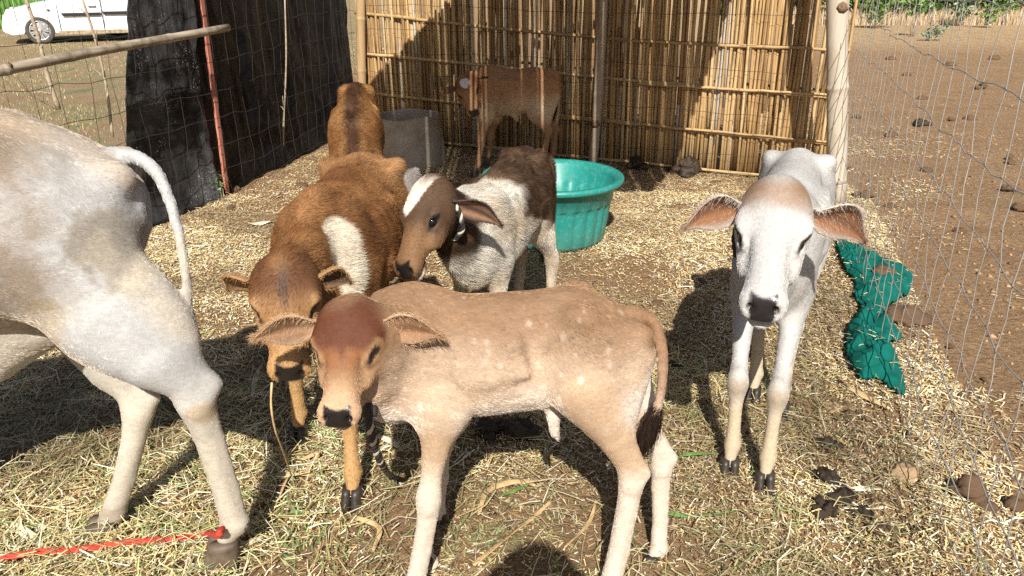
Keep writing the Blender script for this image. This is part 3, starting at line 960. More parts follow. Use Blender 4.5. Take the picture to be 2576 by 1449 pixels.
kk = rng.integers(0, len(V), 110)
def _on_cloth(N):
    return V[kk, 0], V[kk, 1]
_gh = ground_height
_cz = V[kk, 2]
ground_height = lambda x, y: _cz
straw_mesh('straw_on_cloth', 110, _on_cloth, 0.015, 0.06, 0.002, 0.004, PALE, 0.006, 0.15, 'loose pale straw caught on the green shade net')
ground_height = _gh
# ================================================================== ROPES
def rope(name, pts, r, cols, label, cat='rope', pitch=None, n=None, parent=None, mat=None, fray=0.0):
    P = spline(pts, max(60, n or 140))
    seg = np.linalg.norm(np.diff(P, axis=0), axis=1); S = np.concatenate([[0], np.cumsum(seg)])
    pitch = pitch or r * 9
    base = P[0].copy()
    V, F, C = [], [], []
    T = np.gradient(P, axis=0); T /= np.linalg.norm(T, axis=1)[:, None]
    up = np.cross(T, [0.3, 0.2, 1.0]); up /= np.linalg.norm(up, axis=1)[:, None]
    sd = np.cross(T, up)
    for k in range(3):
        ph = 2 * math.pi * (S / pitch + k / 3)
        Q = P + (np.cos(ph)[:, None] * up + np.sin(ph)[:, None] * sd) * r * 0.5 - base
        v, f = tube(list(Q), r * 0.62, 6)
        b0 = len(V)
        V += v; F += [tuple(i + b0 for i in q) for q in f]
        C += [(*cols[k % len(cols)], 1)] * len(v)
    me = bpy.data.meshes.new(name); me.from_pydata([tuple(v) for v in V], [], F)
    me.polygons.foreach_set('use_smooth', [True] * len(F))
    at = me.color_attributes.new('col', 'FLOAT_COLOR', 'POINT'); at.data.foreach_set('color', np.array(C, dtype=np.float32).ravel())
    me.materials.append(M['rope'])
    o = bpy.data.objects.new(name, me); COL.objects.link(o)
    if parent is not None:
        o.parent = parent
        o.matrix_parent_inverse = parent.matrix_world.inverted()
    o.location = base
    if label: tag(o, label, cat)
    return o
n = NT('rope_fibre'); a_ = n.attr('col'); nz = n.noise(220, 4, 0.7)
n.color(n.mix(n.math('MULTIPLY', nz, 0.35), a_.outputs['Color'], (0.05, 0.03, 0.02)))
n.set(Roughness=0.8); n.bump(nz, 0.4, 0.003); M['rope'] = n.m
def Gz(px, py, z=0.0):
    q = G(px, py)
    q[2] = zg(q[0], q[1]) + z
    return q

# ================================================================== DUNG, STONES, CLODS
def blob_mesh(name, seed, lumps, mat, flat=0.7, rough=0.25, sub=4, cols=None):
    rr = np.random.default_rng(seed)
    bm = bmesh.new()
    for k in range(lumps):
        if lumps == 1:
            c, r = np.zeros(3), 1.0
        else:
            a = rr.uniform(0, 6.28); d = rr.uniform(0, 0.68)
            c = np.array([math.cos(a) * d, math.sin(a) * d, rr.uniform(0.0, 0.55) * (1 - d)]); r = rr.uniform(0.28, 0.46)
        mat4 = Matrix.Translation(Vector(c)) @ Matrix.Rotation(rr.uniform(0, 6), 4, 'Z') @ Matrix.Diagonal((r * rr.uniform(0.9, 1.25), r, r * flat, 1))
        bmesh.ops.create_icosphere(bm, subdivisions=sub if lumps == 1 else 3, radius=1.0, matrix=mat4)
    P = np.array([v.co[:] for v in bm.verts])
    dsp = (fbm(P + seed * 3.1, 2.2, 4) - 0.5) * rough * 2 + (np.abs(fbm(P + seed, 6.0, 3) - 0.5) - 0.12) * rough * 1.2 + (fbm(P * 1.3 + seed * 2, 9.0, 3) - 0.5) * rough * 0.9
    Nn = P / (np.linalg.norm(P, axis=1)[:, None] + 1e-6)
    P = P + Nn * dsp[:, None]
    P[:, 2] = np.maximum(P[:, 2], -0.18)
    for v, q in zip(bm.verts, P):
        v.co = q
    me = bpy.data.meshes.new(name); bm.to_mesh(me); bm.free()
    me.polygons.foreach_set('use_smooth', [True] * len(me.polygons))
    me.materials.append(mat)
    return me
M['dung'] = simple('fresh_dung', (0.035, 0.022, 0.012), 0.55, 0.5, 45, 0.6, dist=0.006)
M['dung_dry'] = simple('dried_dung', (0.12, 0.07, 0.038), 0.9, 0.45, 40, 0.7, dist=0.006)
M['stone'] = simple('tan_stone', (0.30, 0.20, 0.11), 0.85, 0.3, 18, 0.4)
def pic8(x, y):
    return ((3200 + x * 0.9686) * 0.6289, (900 + y * 0.9689) * 0.6289)
DUNG = []
for k, (x, y, r) in enumerate([(115, 905, 34), (115, 1060, 44), (172, 1135, 46), (105, 1195, 54), (255, 1195, 36)]):
    DUNG.append((*pic8(x, y), r * 0.61, 12, 'dung', 'dung', ['dark clustered dung nearest to the white calf, farthest back of five', 'dark clustered dung left of the tan stone, second from back', 'dark clustered dung in the middle of the group of five', 'largest dark dung cluster, front left of the group of five', 'dark clustered dung at front right of the group of five'][k], 'fresh dung clusters'))
DUNG += [(*pic8(480, 1265), 16, 5, 'dung', 'dung', 'small dark dung lump beside brown dried dung ball', None),
         (*pic8(355, 1275), 24, 1, 'dung_dry', 'dung', 'round brown dried dung ball near bottom right straw', None),
         (*pic8(430, 1030), 24, 1, 'stone', 'stone', 'rounded tan stone on straw beside the wire fence', None),
         (*pic8(690, 1140), 44, 6, 'dung_dry', 'dung', 'large crusty dried dung pat outside the right fence', None),
         (*pic8(890, 1170), 30, 5, 'dung_dry', 'dung', 'dried dung pat cut by the right photo edge', None),
         (*pic8(340, 240), 19, 1, 'dung_dry', 'dung', 'brown dung lump resting on the green shade net', None),
         (*pic8(440, 385), 38, 1, 'dung_dry', 'dung', 'cracked dung pat at right edge of green shade net', None),
         (*pic8(285, 1140), 20, 5, 'dung_dry', 'dung', 'loose dung crumbs behind the dark dung clusters', None),
         (*pic8(240, 800), 22, 3, 'dung_dry', 'dung', 'flat brown dung piece below the green shade net', None),
         (*pic8(130, 765), 15, 1, 'stone', 'stone', 'small tan stone left of flat dung piece', None),
         (1232, 1098, 34, 11, 'dung', 'dung', 'dark wet dung heap shaded under the spotted calf, left one', None),
         (1312, 1102, 40, 12, 'dung', 'dung', 'dark wet dung heap shaded under the spotted calf, right one', None),
         (1690, 925, 20, 5, 'dung', 'dung', 'dark dung lump in shadow left of the white calf', None),
         (1725, 436, 34, 7, 'dung', 'dung', 'dark manure heap against the foot of the reed wall', None),
         (1600, 428, 26, 6, 'dung', 'dung', 'dark manure lump between teal tub and reed wall', None),
         (2180, 500, 28, 2, 'dung_dry', 'dung', 'curled dark dung pat outside fence behind white calf', None),
         (2310, 316, 19, 4, 'dung', 'dung', 'black dung heap on bare soil, upper right field', None),
         (2388, 303, 15, 2, 'dung_dry', 'dung', 'brown dung lump right of the black dung heap', None)]
_loose = [(2465, 224, 17), (2545, 480, 22), (2560, 530, 20), (2535, 402, 14), (2240, 345, 10), (2415, 580, 10), (2150, 297, 12), (2330, 430, 9), (2240, 520, 9), (2440, 300, 10), (1652, 768, 10), (1765, 712, 9), (1725, 722, 8), (1840, 660, 8), (585, 528, 12), (700, 500, 12), (800, 520, 12), (760, 470, 10), (2540, 410, 9), (2280, 190, 7), (2500, 150, 9), (2390, 165, 8), (2240, 150, 8), (2320, 250, 8), (2150, 1050, 14), (2110, 1060, 12), (2480, 960, 12), (2420, 1000, 10), (1280, 1325, 18), (1980, 1385, 12), (1780, 1385, 13), (2020, 1160, 15), (670, 905, 10), (590, 480, 10), (1660, 470, 9), (1800, 462, 12), (1900, 468, 12), (2230, 1190, 9), (1840, 632, 8), (2090, 1330, 13), (2290, 1100, 11), (2350, 1180, 12), (2020, 1300, 10), (2200, 1430, 14), (2300, 1400, 10), (2440, 1290, 14), (1860, 1420, 11), (2250, 1330, 10), (2480, 1400, 12), (2390, 880, 12), (2310, 800, 9), (2060, 1420, 9), (1720, 1050, 10)]
_ORD = ['nearest', 'second nearest', 'third nearest', 'fourth nearest', 'fifth nearest', 'sixth nearest', 'seventh nearest', 'eighth nearest', 'ninth nearest', 'tenth nearest', 'eleventh nearest', 'twelfth nearest', 'thirteenth nearest', 'fourteenth nearest', 'fifteenth nearest', 'sixteenth nearest', 'seventeenth nearest', 'eighteenth nearest', 'nineteenth nearest', 'twentieth nearest']
def _zone(q):
    g = G(q[0], q[1])
    if g[0] > np.interp(g[1], [0.6, 2.55, 5.25, 30], [0.84, 1.41, 2.2, 8]) - 0.05:
        return 'bare soil outside the right fence' if q[1] > 280 else 'far bare field at upper right'
    if q[0] < 1100: return 'straw near the black sheet'
    return 'straw by the reed wall and tub' if q[1] < 660 else ('straw between spotted and white calves' if q[1] < 1000 else 'hay at the bottom of the photo')
_zl = {}
for q in _loose:
    _zl.setdefault(_zone(q), []).append(q)
for v_ in _zl.values():
    v_.sort(key=lambda q: -q[1])
def _loose_label(q):
    z_ = _zone(q)
    return _ORD[_zl[z_].index(q)] + ' small dried dung lump on the ' + z_
for q in _loose:
    DUNG.append((*q, 1 if q[2] < 12 else 3, 'dung_dry', 'dung', _loose_label(q), 'loose dung lumps'))
_bm = {}
for k, (px, py, rp, lumps, mt, cat, lab, grp) in enumerate(DUNG):
    key = (lumps, mt, k % 5)
    flat = 0.7 if lumps > 1 else (0.34 if 'pat' in lab else 0.62)
    if 'pat' in lab: key = key + ('pat',)
    if key not in _bm:
        _bm[key] = blob_mesh(cat, k + 5, lumps, M[mt], flat, 0.34)
    q = G(px, py)
    dep = q[1] * CT + CAM_H * ST
    o = bpy.data.objects.new('stone' if cat == 'stone' else 'dung_lump', _bm[key])
    COL.objects.link(o)
    s_ = rp / FP * dep * 1.45
    o.location = (q[0], q[1], zg(q[0], q[1]) + 0.12 * s_ + (0.05 if 'green shade net' in lab and 'resting' in lab else 0))
    o.scale = (s_, s_, s_)
    o.rotation_euler = (0, 0, k * 1.7)
    tag(o, lab, cat, grp)
# uncountable clods and grit
def clods(name, N, region, smin, smax, cols, label):
    x, y = region(N)
    N = len(x)
    base = np.array([[1, 0, 0], [-1, 0, 0], [0, 1, 0], [0, -1, 0], [0, 0, 1], [0, 0, -0.4]], float)
    fc = np.array([[0, 2, 4], [2, 1, 4], [1, 3, 4], [3, 0, 4], [2, 0, 5], [1, 2, 5], [3, 1, 5], [0, 3, 5]])
    s_ = smin + (smax - smin) * rng.random(N) ** 5
    jit = 0.45 + 1.0 * rng.random((N, 6, 3))
    V = base[None] * jit * s_[:, None, None]
    a = rng.random(N) * 6.28
    ca, sa = np.cos(a)[:, None], np.sin(a)[:, None]
    V = np.stack([V[..., 0] * ca - V[..., 1] * sa, V[..., 0] * sa + V[..., 1] * ca, V[..., 2] * 0.7], -1)
    V += np.stack([x, y, ground_height(x, y)], -1)[:, None]
    F = (np.arange(N)[:, None, None] * 6 + fc[None]).reshape(-1, 3)
    pal = np.array(cols)
    c_ = pal[rng.integers(0, len(pal), N)] * (0.7 + 0.6 * rng.random((N, 1)))
    c_ = np.concatenate([c_, np.ones((N, 1))], 1).repeat(6, 0)
    o = bpy.data.objects.new(name, fast_mesh(name, V.reshape(-1, 3), F, M['leaf'], c_, smooth=False))
    COL.objects.link(o); tag(o, label, 'gravel', kind='stuff')
def reg_clod(N):
    y = 1.3 + 20 * rng.random(N) ** 1.6
    x = np.interp(y, [0.6, 2.55, 5.25, 30], [0.84, 1.41, 2.2, 8]) + rng.random(N) ** 1.3 * (1.0 + 0.55 * y)
    return x, y
def reg_clod_pen(N):
    x = rng.uniform(-2.4, 2.3, N); y = rng.uniform(1.3, 7.0, N)
    k = in_pen(x, y)
    return x[k], y[k]
SOILC = [(0.26, 0.16, 0.085), (0.32, 0.20, 0.11), (0.17, 0.10, 0.055), (0.22, 0.135, 0.07)]
clods('soil_clods', 20000, reg_clod, 0.003, 0.020, SOILC, 'crumbly soil clods and pebbles outside the right fence')
clods('dung_crumbs', 5000, reg_clod_pen, 0.003, 0.016, [(0.10, 0.06, 0.03), (0.16, 0.09, 0.045), (0.06, 0.035, 0.02)], 'small dung crumbs scattered through the pen straw')

# ================================================================== DRY LEAVES AND STALKS
def strip(name, pix, w, col, label, group, cat='leaf', lift=0.012, seed=0, green=False):
    rr = random.Random(seed)
    P = []
    for i, q in enumerate(pix):
        g = G(*q); g[2] = zg(g[0], g[1]) + lift + rr.uniform(0, 0.012)
        P.append(g)
    P = spline(P, 16)
    T = np.gradient(P, axis=0); T /= np.linalg.norm(T, axis=1)[:, None]
    base = P[0].copy()
    V, F = [], []
    for i in range(16):
        t = i / 15
        sd = np.cross(T[i], [0, 0, 1]); sd /= np.linalg.norm(sd)
        tw = math.sin(t * 4 + seed) * 0.7
        ww = w * (0.35 + 0.65 * math.sin(math.pi * min(1, t * 0.9 + 0.12))) / 2
        e = sd * math.cos(tw) + np.array([0, 0, 1]) * math.sin(tw) * 0.8
        c = P[i] - base
        V += [c - e * ww + [0, 0, 0.003], c + [0, 0, -0.001], c + e * ww + [0, 0, 0.003]]
    for i in range(15):
        for k in (0, 1):
            F.append((i * 3 + k, i * 3 + k + 1, i * 3 + k + 4, i * 3 + k + 3))
    o = mesh_obj(name, V, F, M[col])
    o.location = base
    so = o.modifiers.new('t', 'SOLIDIFY'); so.thickness = 0.0018
    tag(o, label, cat, group)
    return o
M['leaf_dry'] = simple('dry_maize_leaf', (0.50, 0.34, 0.17), 0.6, 0.35, 30, 0.3, vec=(1, 1, 1))
M['leaf_pale'] = simple('pale_dry_leaf', (0.66, 0.56, 0.40), 0.6, 0.25, 30, 0.3)
M['blade_green'] = simple('green_blade', (0.10, 0.19, 0.05), 0.5, 0.35, 30, 0.2)
LV = [([(1192, 1442), (1290, 1360), (1330, 1325), (1392, 1268)], 0.016, 'leaf_dry'), ([(536, 1452), (585, 1400), (665, 1360)], 0.022, 'leaf_pale'), ([(1205, 1312), (1222, 1262), (1262, 1228), (1320, 1224), (1345, 1240)], 0.017, 'leaf_dry'),
      ([(945, 1102), (985, 1122), (1012, 1142)], 0.018, 'leaf_pale'), ([(1002, 1142), (1030, 1128), (1062, 1112)], 0.013, 'leaf_dry'), ([(686, 1292), (715, 1222), (745, 1180)], 0.015, 'leaf_dry'),
      ([(655, 1196), (715, 1160), (760, 1118)], 0.016, 'leaf_dry'), ([(556, 1104), (600, 1092), (655, 1078)], 0.016, 'leaf_pale'), ([(636, 1008), (645, 965), (660, 925)], 0.018, 'leaf_pale'),
      ([(18, 1326), (72, 1358), (112, 1388)], 0.026, 'leaf_pale'), ([(2135, 1245), (2175, 1243), (2218, 1246)], 0.016, 'leaf_pale'), ([(895, 1312), (955, 1342), (940, 1400)], 0.015, 'leaf_dry'),
      ([(1078, 1400), (1098, 1425), (1090, 1455)], 0.014, 'leaf_pale'), ([(1010, 1226), (1050, 1210), (1092, 1200)], 0.014, 'leaf_pale'), ([(612, 1216), (700, 1202), (790, 1202)], 0.012, 'leaf_dry'),
      ([(625, 568), (652, 566), (682, 563)], 0.03, 'leaf_pale'), ([(1230, 1245), (1300, 1226), (1370, 1222)], 0.012, 'leaf_dry'), ([(760, 1160), (800, 1150), (775, 1190), (790, 1200)], 0.014, 'leaf_dry'),
      ([(0, 1270), (70, 1240), (130, 1225)], 0.016, 'leaf_dry'), ([(2120, 1290), (2190, 1292), (2230, 1288)], 0.010, 'leaf_pale'), ([(1420, 1400), (1480, 1330), (1500, 1270)], 0.010, 'leaf_dry')]
LEAFL = ['long dry leaf lying diagonally below the belly of spotted calf', 'pale dry leaf by the near hind hoof of the white cow', "curved dry leaf arching on hay between the spotted calf's legs", 'pale dry leaf beside the striped lead rope', 'short dry leaf just right of striped rope end', "dry leaf slanting left of brown calf's near hoof", 'dry leaf under the muzzle of the brown calf', "pale leaf just right of the white cow's far hock", "pale upright leaf left of the brown calf's muzzle", 'broad pale leaf at lower left near the red rope', 'pale strip beside the dark dung clusters, lower right', "bent dry leaf below the brown calf's front hoof", "pale leaf by the spotted calf's near front hoof", "pale leaf behind the spotted calf's front leg", 'thin dry stalk lying across hay below brown calf', 'broad white strip on straw near the pink pole', 'dry leaf crossing hay under the spotted calf', "curled dry leaf between the brown calf's front feet", 'dry leaf at the left photo edge above the rope', 'thin pale strip just below the dark dung clusters', "thin dry stalk leaning toward the spotted calf's hind leg"]
BLADEL = ["green blade touching the spotted calf's far hind hock", "green blade on hay between the spotted calf's legs", "green blade in front of the white calf's hooves", "green blade near the white cow's hind hoof", "green blade between the white cow's hind legs"]
for k, (px, w, m_) in enumerate(LV):
    strip('dry_leaf', px, w, m_, LEAFL[k], 'dry leaves lying on the hay', seed=k)
for k, px in enumerate([[(1690, 1162), (1745, 1158), (1805, 1150)], [(1262, 1260), (1300, 1245), (1332, 1226)], [(1660, 1305), (1740, 1310), (1850, 1300)], [(640, 1336), (700, 1310), (760, 1300)], [(440, 1250), (520, 1180), (560, 1130)]]):
    strip('grass_blade', px, 0.010, 'blade_green', BLADEL[k], 'green blades on the straw', 'grass blade', seed=k + 40)
strip('cane_piece', [(2108, 962), (2160, 998), (2235, 1036)], 0.022, 'leaf_dry', 'brown broken cane below the green shade net', None, 'cane', seed=77)

# ================================================================== PLANTS
def leaf_cloud(centres, radii, N, size, cols, flat=0.7):
    """leaf quads spread in several ellipsoid clumps -> V,F,C"""
    k = rng.integers(0, len(centres), N)
    u = rng.normal(size=(N, 3)); u /= np.linalg.norm(u, axis=1)[:, None]
    rad = rng.random(N) ** 0.45
    c = np.array(centres)[k] + u * rad[:, None] * np.array(radii)[k]
    d = rng.normal(size=(N, 3)); d /= np.linalg.norm(d, axis=1)[:, None]
    e = np.cross(d, rng.normal(size=(N, 3))); e /= np.linalg.norm(e, axis=1)[:, None]
    s_ = size * (0.6 + 0.8 * rng.random((N, 1)))
    V = np.stack([c - d * s_, c + e * s_ * 0.45, c + d * s_, c - e * s_ * 0.45], 1).reshape(-1, 3)
    F = np.arange(N * 4).reshape(N, 4)
    pal = np.array(cols)
    cl = pal[rng.integers(0, len(pal), N)] * (0.7 + 0.6 * rng.random((N, 1)))
    cl = np.concatenate([cl, np.ones((N, 1))], 1).repeat(4, 0)
    return V, F, cl
def plant(name, at, centres, radii, N, size, cols, label, cat, group=None, stems=6, stemr=0.01, stemcol='stick'):
    o = empty(name, at)
    V, F, C = leaf_cloud(centres, radii, N, size, cols)
    f = bpy.data.objects.new('foliage', fast_mesh('foliage', V, F, M['leaf'], C)); COL.objects.link(f); f.parent = o
    Vs, Fs = [], []
    for k in range(stems):
        c = np.array(centres[k % len(centres)])
        top = c + rng.normal(size=3) * np.array(radii[k % len(radii)]) * 0.35
        b = np.array([rng.normal() * 0.03, rng.normal() * 0.03, -0.03])
        v, f_ = tube([b, (b + top) / 2 + rng.normal(size=3) * 0.03, top], [stemr, stemr * 0.8, stemr * 0.4], 5)
        n0 = len(Vs); Vs += v; Fs += [tuple(i + n0 for i in q) for q in f_]
    mesh_obj('trunk' if cat == 'tree' else 'stem', Vs, Fs, M[stemcol], o)
    tag(o, label, cat, group)
    return o
LG = [(0.11, 0.19, 0.045), (0.16, 0.24, 0.065), (0.07, 0.13, 0.03)]
MG = [(0.05, 0.10, 0.028), (0.08, 0.135, 0.04), (0.11, 0.16, 0.055)]
DG = [(0.025, 0.05, 0.018), (0.04, 0.07, 0.022), (0.06, 0.09, 0.03)]
GG = [(0.14, 0.19, 0.11), (0.20, 0.25, 0.15), (0.10, 0.14, 0.07)]
q = G(2343, 103)
plant('young_shrub', (q[0], q[1], 0), [(0.0, 0, 0.12), (-0.14, 0, 0.16), (0.12, 0, 0.2), (0.02, 0, 0.22), (0.28, 0, 0.34)], [(0.2, 0.18, 0.11), (0.14, 0.12, 0.1), (0.14, 0.12, 0.1), (0.16, 0.14, 0.12), (0.08, 0.08, 0.1)], 190, 0.042, GG, 'grey green broad leaved shrub alone on bare soil', 'shrub', stems=6)
plant('young_shrub', (q[0] + 0.12, q[1] + 1.2, 0), [(0.1, 0, 0.62), (0.18, 0, 0.72), (0.02, 0, 0.56)], [(0.15, 0.12, 0.12)] * 3, 80, 0.06, LG, 'bright yellow green sapling tuft behind the grey shrub', 'shrub', stems=4, stemr=0.012)
q = G(2200, 72)
plant('young_shrub', (q[0], q[1], 0), [(0, 0, 0.35), (-0.15, 0, 0.55), (0.2, 0.1, 0.6), (0.1, 0, 0.8), (0.5, 0, 0.7)], [(0.3, 0.3, 0.25)] * 5, 420, 0.07, LG, 'light green leafy shrub right of the bamboo post', 'shrub', stems=6)
plant('field_bush', (q[0] + 0.5, q[1] + 1.9, 0), [(-1.1, 0, 0.9), (0, 0, 1.0), (0.9, 0, 1.1), (-0.3, 0, 1.7), (0.5, 0.2, 1.9), (1.5, 0, 0.8)], [(0.8, 0.6, 0.6)] * 6, 2600, 0.08, MG + LG, 'mid green bush behind the light green shrub', 'bush', stems=10, stemr=0.03)
for k, (px, py, h, cc, lab) in enumerate([(2482, 70, 0.55, LG, 'small pale green shrub by the dry grass, far right'), (2520, 60, 0.7, LG, 'pale shrub at the top right photo corner'), (2412, 66, 0.6, GG, 'thin grey green shrub in the dry grass')]):
    q = G(px, py)
    plant('young_shrub', (q[0], q[1], 0), [(0, 0, h * 0.5), (0.15, 0, h * 0.75), (-0.15, 0, h * 0.8)], [(0.25, 0.2, 0.22)] * 3, 160, 0.06, cc, lab, 'shrub', stems=4)
q0 = G(2300, 66)[1]
for k, (x, dy, w, h, lab) in enumerate([(11.6, 3.4, 3.2, 2.4, 'dark shady tree left of the far tree line'), (14.6, 4.2, 3.6, 2.6, 'dark green tree in middle of the far tree line'), (17.4, 3.8, 3.4, 2.5, 'dark green tree at right of the far tree line'), (20.5, 4.6, 4, 2.8, 'dark tree at the far right edge of view'), (8.6, 5.2, 3.0, 2.6, 'dark tree behind the mid green bush')]):
    cs = [(rng.uniform(-w * 0.4, w * 0.4), rng.uniform(-0.6, 0.6), rng.uniform(0.35, h)) for _ in range(9)]
    plant('field_tree', (x, q0 + dy, 0), cs, [(w * 0.3, w * 0.25, h * 0.28)] * 9, 2600, 0.13, DG + MG[:1], lab, 'tree', 'far tree line', stems=9, stemr=0.06)
# grasses
def grass(name, N, region, hmin, hmax, w, cols, label, lean=0.35, cat='grass'):
    x, y = region(N); N = len(x)
    h = hmin + (hmax - hmin) * rng.random(N)
    a = rng.random(N) * 6.28
    l_ = rng.random(N) * lean
    tip = np.stack([np.cos(a) * l_ * h, np.sin(a) * l_ * h, h], -1)
    b = np.stack([x, y, ground_height(x, y) - 0.005], -1)
    s_ = np.stack([np.cos(a + 1.2), np.sin(a + 1.2) * 0.4, np.zeros(N)], -1) * (w * (0.6 + 0.8 * rng.random((N, 1))))
    mid = b + tip * np.array([0.35, 0.35, 0.55])
    V = np.stack([b - s_, b + s_, mid + s_ * 0.8, mid - s_ * 0.8, b + tip], 1).reshape(-1, 3)
    k = np.arange(N)[:, None] * 5
    F = np.concatenate([k + np.array([[0, 1, 2]]), k + np.array([[0, 2, 3]]), k + np.array([[3, 2, 4]])], 0)
    pal = np.array(cols)
    cl = pal[rng.integers(0, len(pal), N)] * (0.7 + 0.6 * rng.random((N, 1)))
    cl = np.concatenate([cl, np.ones((N, 1))], 1).repeat(5, 0)
    o = bpy.data.objects.new(name, fast_mesh(name, V, F, M['leaf'], cl)); COL.objects.link(o)
    tag(o, label, cat, kind='stuff')
def reg_dry(N):
    y = q0 + 0.4 + 2.2 * rng.random(N); return rng.uniform(7.5, 30, N), y
grass('dry_grass', 16000, reg_dry, 0.18, 0.48, 0.012, [(0.50, 0.36, 0.24), (0.58, 0.44, 0.30), (0.40, 0.28, 0.17), (0.33, 0.27, 0.14)], 'tall pinkish dry grass along the far field edge')
def reg_lush(N):
    return rng.uniform(-26, -9.5, N), rng.uniform(21.5, 30, N)
grass('green_grass', 9000, reg_lush, 0.5, 1.3, 0.02, [(0.10, 0.22, 0.04), (0.15, 0.29, 0.06), (0.07, 0.15, 0.03)], 'tall fresh green grass beyond the white car')
def reg_turf(N):
    y = 3.4 + 17 * rng.random(N) ** 1.5
    x = lf_x(np.minimum(y, 7.5)) - 0.15 - rng.random(N) * (0.8 + y * 0.7)
    k = patchy(x, y, 0.8, 0.35, 0.6, 2)
    return x[k], y[k]
grass('turf_grass', 52000, reg_turf, 0.015, 0.05, 0.003, [(0.36, 0.29, 0.16), (0.26, 0.24, 0.11), (0.13, 0.17, 0.055), (0.44, 0.37, 0.22)], 'short dry and green turf in the left field', 0.9)
for k, (px, py, lab) in enumerate([(536, 412, 'green weed showing at foot of the black sheet fold'), (832, 330, 'dark green weed at the far end of the black sheet')]):
    qq = Wl(px, py) if k == 0 else G(px, py + 20)
    plant('weed', (qq[0], qq[1], 0), [(0, 0, 0.08), (0.03, 0.02, 0.15)], [(0.05, 0.04, 0.06)] * 2, 40, 0.014, MG, lab, 'weed', stems=4, stemr=0.003)
def reg_weed(N):
    c = [(-0.62, 1.85), (-0.5, 2.05), (-1.0, 1.75), (-0.55, 1.72), (-0.1, 1.75)]
    k = rng.integers(0, len(c), N)
    return np.array(c)[k, 0] + rng.normal(0, 0.07, N), np.array(c)[k, 1] + rng.normal(0, 0.05, N)
grass('weed_grass', 420, reg_weed, 0.01, 0.035, 0.004, [(0.08, 0.15, 0.04), (0.13, 0.20, 0.06), (0.22, 0.25, 0.10)], 'sprinkled fresh green fodder leaves by the near hooves', 2.2)

# ================================================================== REED ROOF (above the frame, throws the striped shade)
RZ = 2.12
def back(q, z=RZ):
    q = np.asarray(q, float); t = (z - q[2]) / LD.z
    return q + np.array(LD) * t
def on_wall(px, py):
    best = None
    for s_ in np.linspace(0, wlen, 400):
        w_ = WL + wdir * s_
        p_ = W(px, py, w_[1])
        e = abs(p_[0] - w_[0])
        if best is None or e < best[0]: best = (e, p_)
    return best[1]
roof_poly = [back(on_wall(930, 218)), back(on_wall(1140, 2)), back(on_wall(1140, 2)) * 0 + np.array([0.35, 6.45, RZ]), np.array([1.75, 6.0, RZ]), back(on_wall(1838, 4)), back(on_wall(1705, 395)), back(G(1640, 480)), back(G(1300, 478)), back(G(1000, 462)), back(G(905, 440))]
roof = empty('reed_roof', (0, 4.5, RZ))
tag(roof, 'flat reed roof panel over the back of the pen, above view', 'reed roof')
rp = np.array([q[:2] for q in roof_poly])
Vv, Ff = tube([(0, 0, 0), (0, 0, 0.5), (0, 0, 1)], [0.0150, 0.0150, 0.0142], 6)
rme = bpy.data.meshes.new('reed'); rme.from_pydata([tuple(v) for v in Vv], [], Ff); rme.materials.append(M['reed'])
x = rp[:, 0].min() + 0.01
while x < rp[:, 0].max():
    ysx = []
    for i in range(len(rp)):
        a, b = rp[i], rp[(i + 1) % len(rp)]
        if (a[0] - x) * (b[0] - x) < 0:
            ysx.append(a[1] + (b[1] - a[1]) * (x - a[0]) / (b[0] - a[0]))
    if len(ysx) >= 2:
        y0_, y1_ = min(ysx), max(ysx)
        if y1_ - y0_ > 0.05:
            o = bpy.data.objects.new('reed', rme); COL.objects.link(o); o.parent = roof
            o.location = (x, y0_ - 4.5 + random.uniform(-0.02, 0.02), random.uniform(-0.004, 0.004))
            o.rotation_euler = (-math.pi / 2, 0, random.uniform(-0.004, 0.004))
            f_ = random.uniform(0.9, 1.08)
            o.scale = (f_, f_, y1_ - y0_)
    x += 0.0235 + (random.random() < 0.24) * random.uniform(0.008, 0.013)
for yb in (3.35, 5.2):
    V_, F_ = tube([(-0.85, yb - 4.5, -0.05), (0, yb - 4.5, -0.04), (1.0, yb - 4.5, -0.05)], [0.03, 0.028, 0.025], 10)
    mesh_obj('roof_beam', V_, F_, M['bamboo_tan'], roof)
for xb in (-0.45, 0.75):
    yb = float(np.interp(xb, [WL[0], WR[0]], [WL[1], WR[1]])) + 0.10
    V_, F_ = tube([(xb, 3.1 - 4.5, -0.11), (xb, yb - 4.5, -0.11)], [0.03, 0.035], 10)
    mesh_obj('rafter', V_, F_, M['bamboo_tan'], roof)
    V_, F_ = tube([(xb, yb - 4.5, -RZ - 0.05), (xb, yb - 4.5, -0.08)], [0.04, 0.036], 12)
    mesh_obj('roof_post', V_, F_, M['bamboo_tan'], roof)
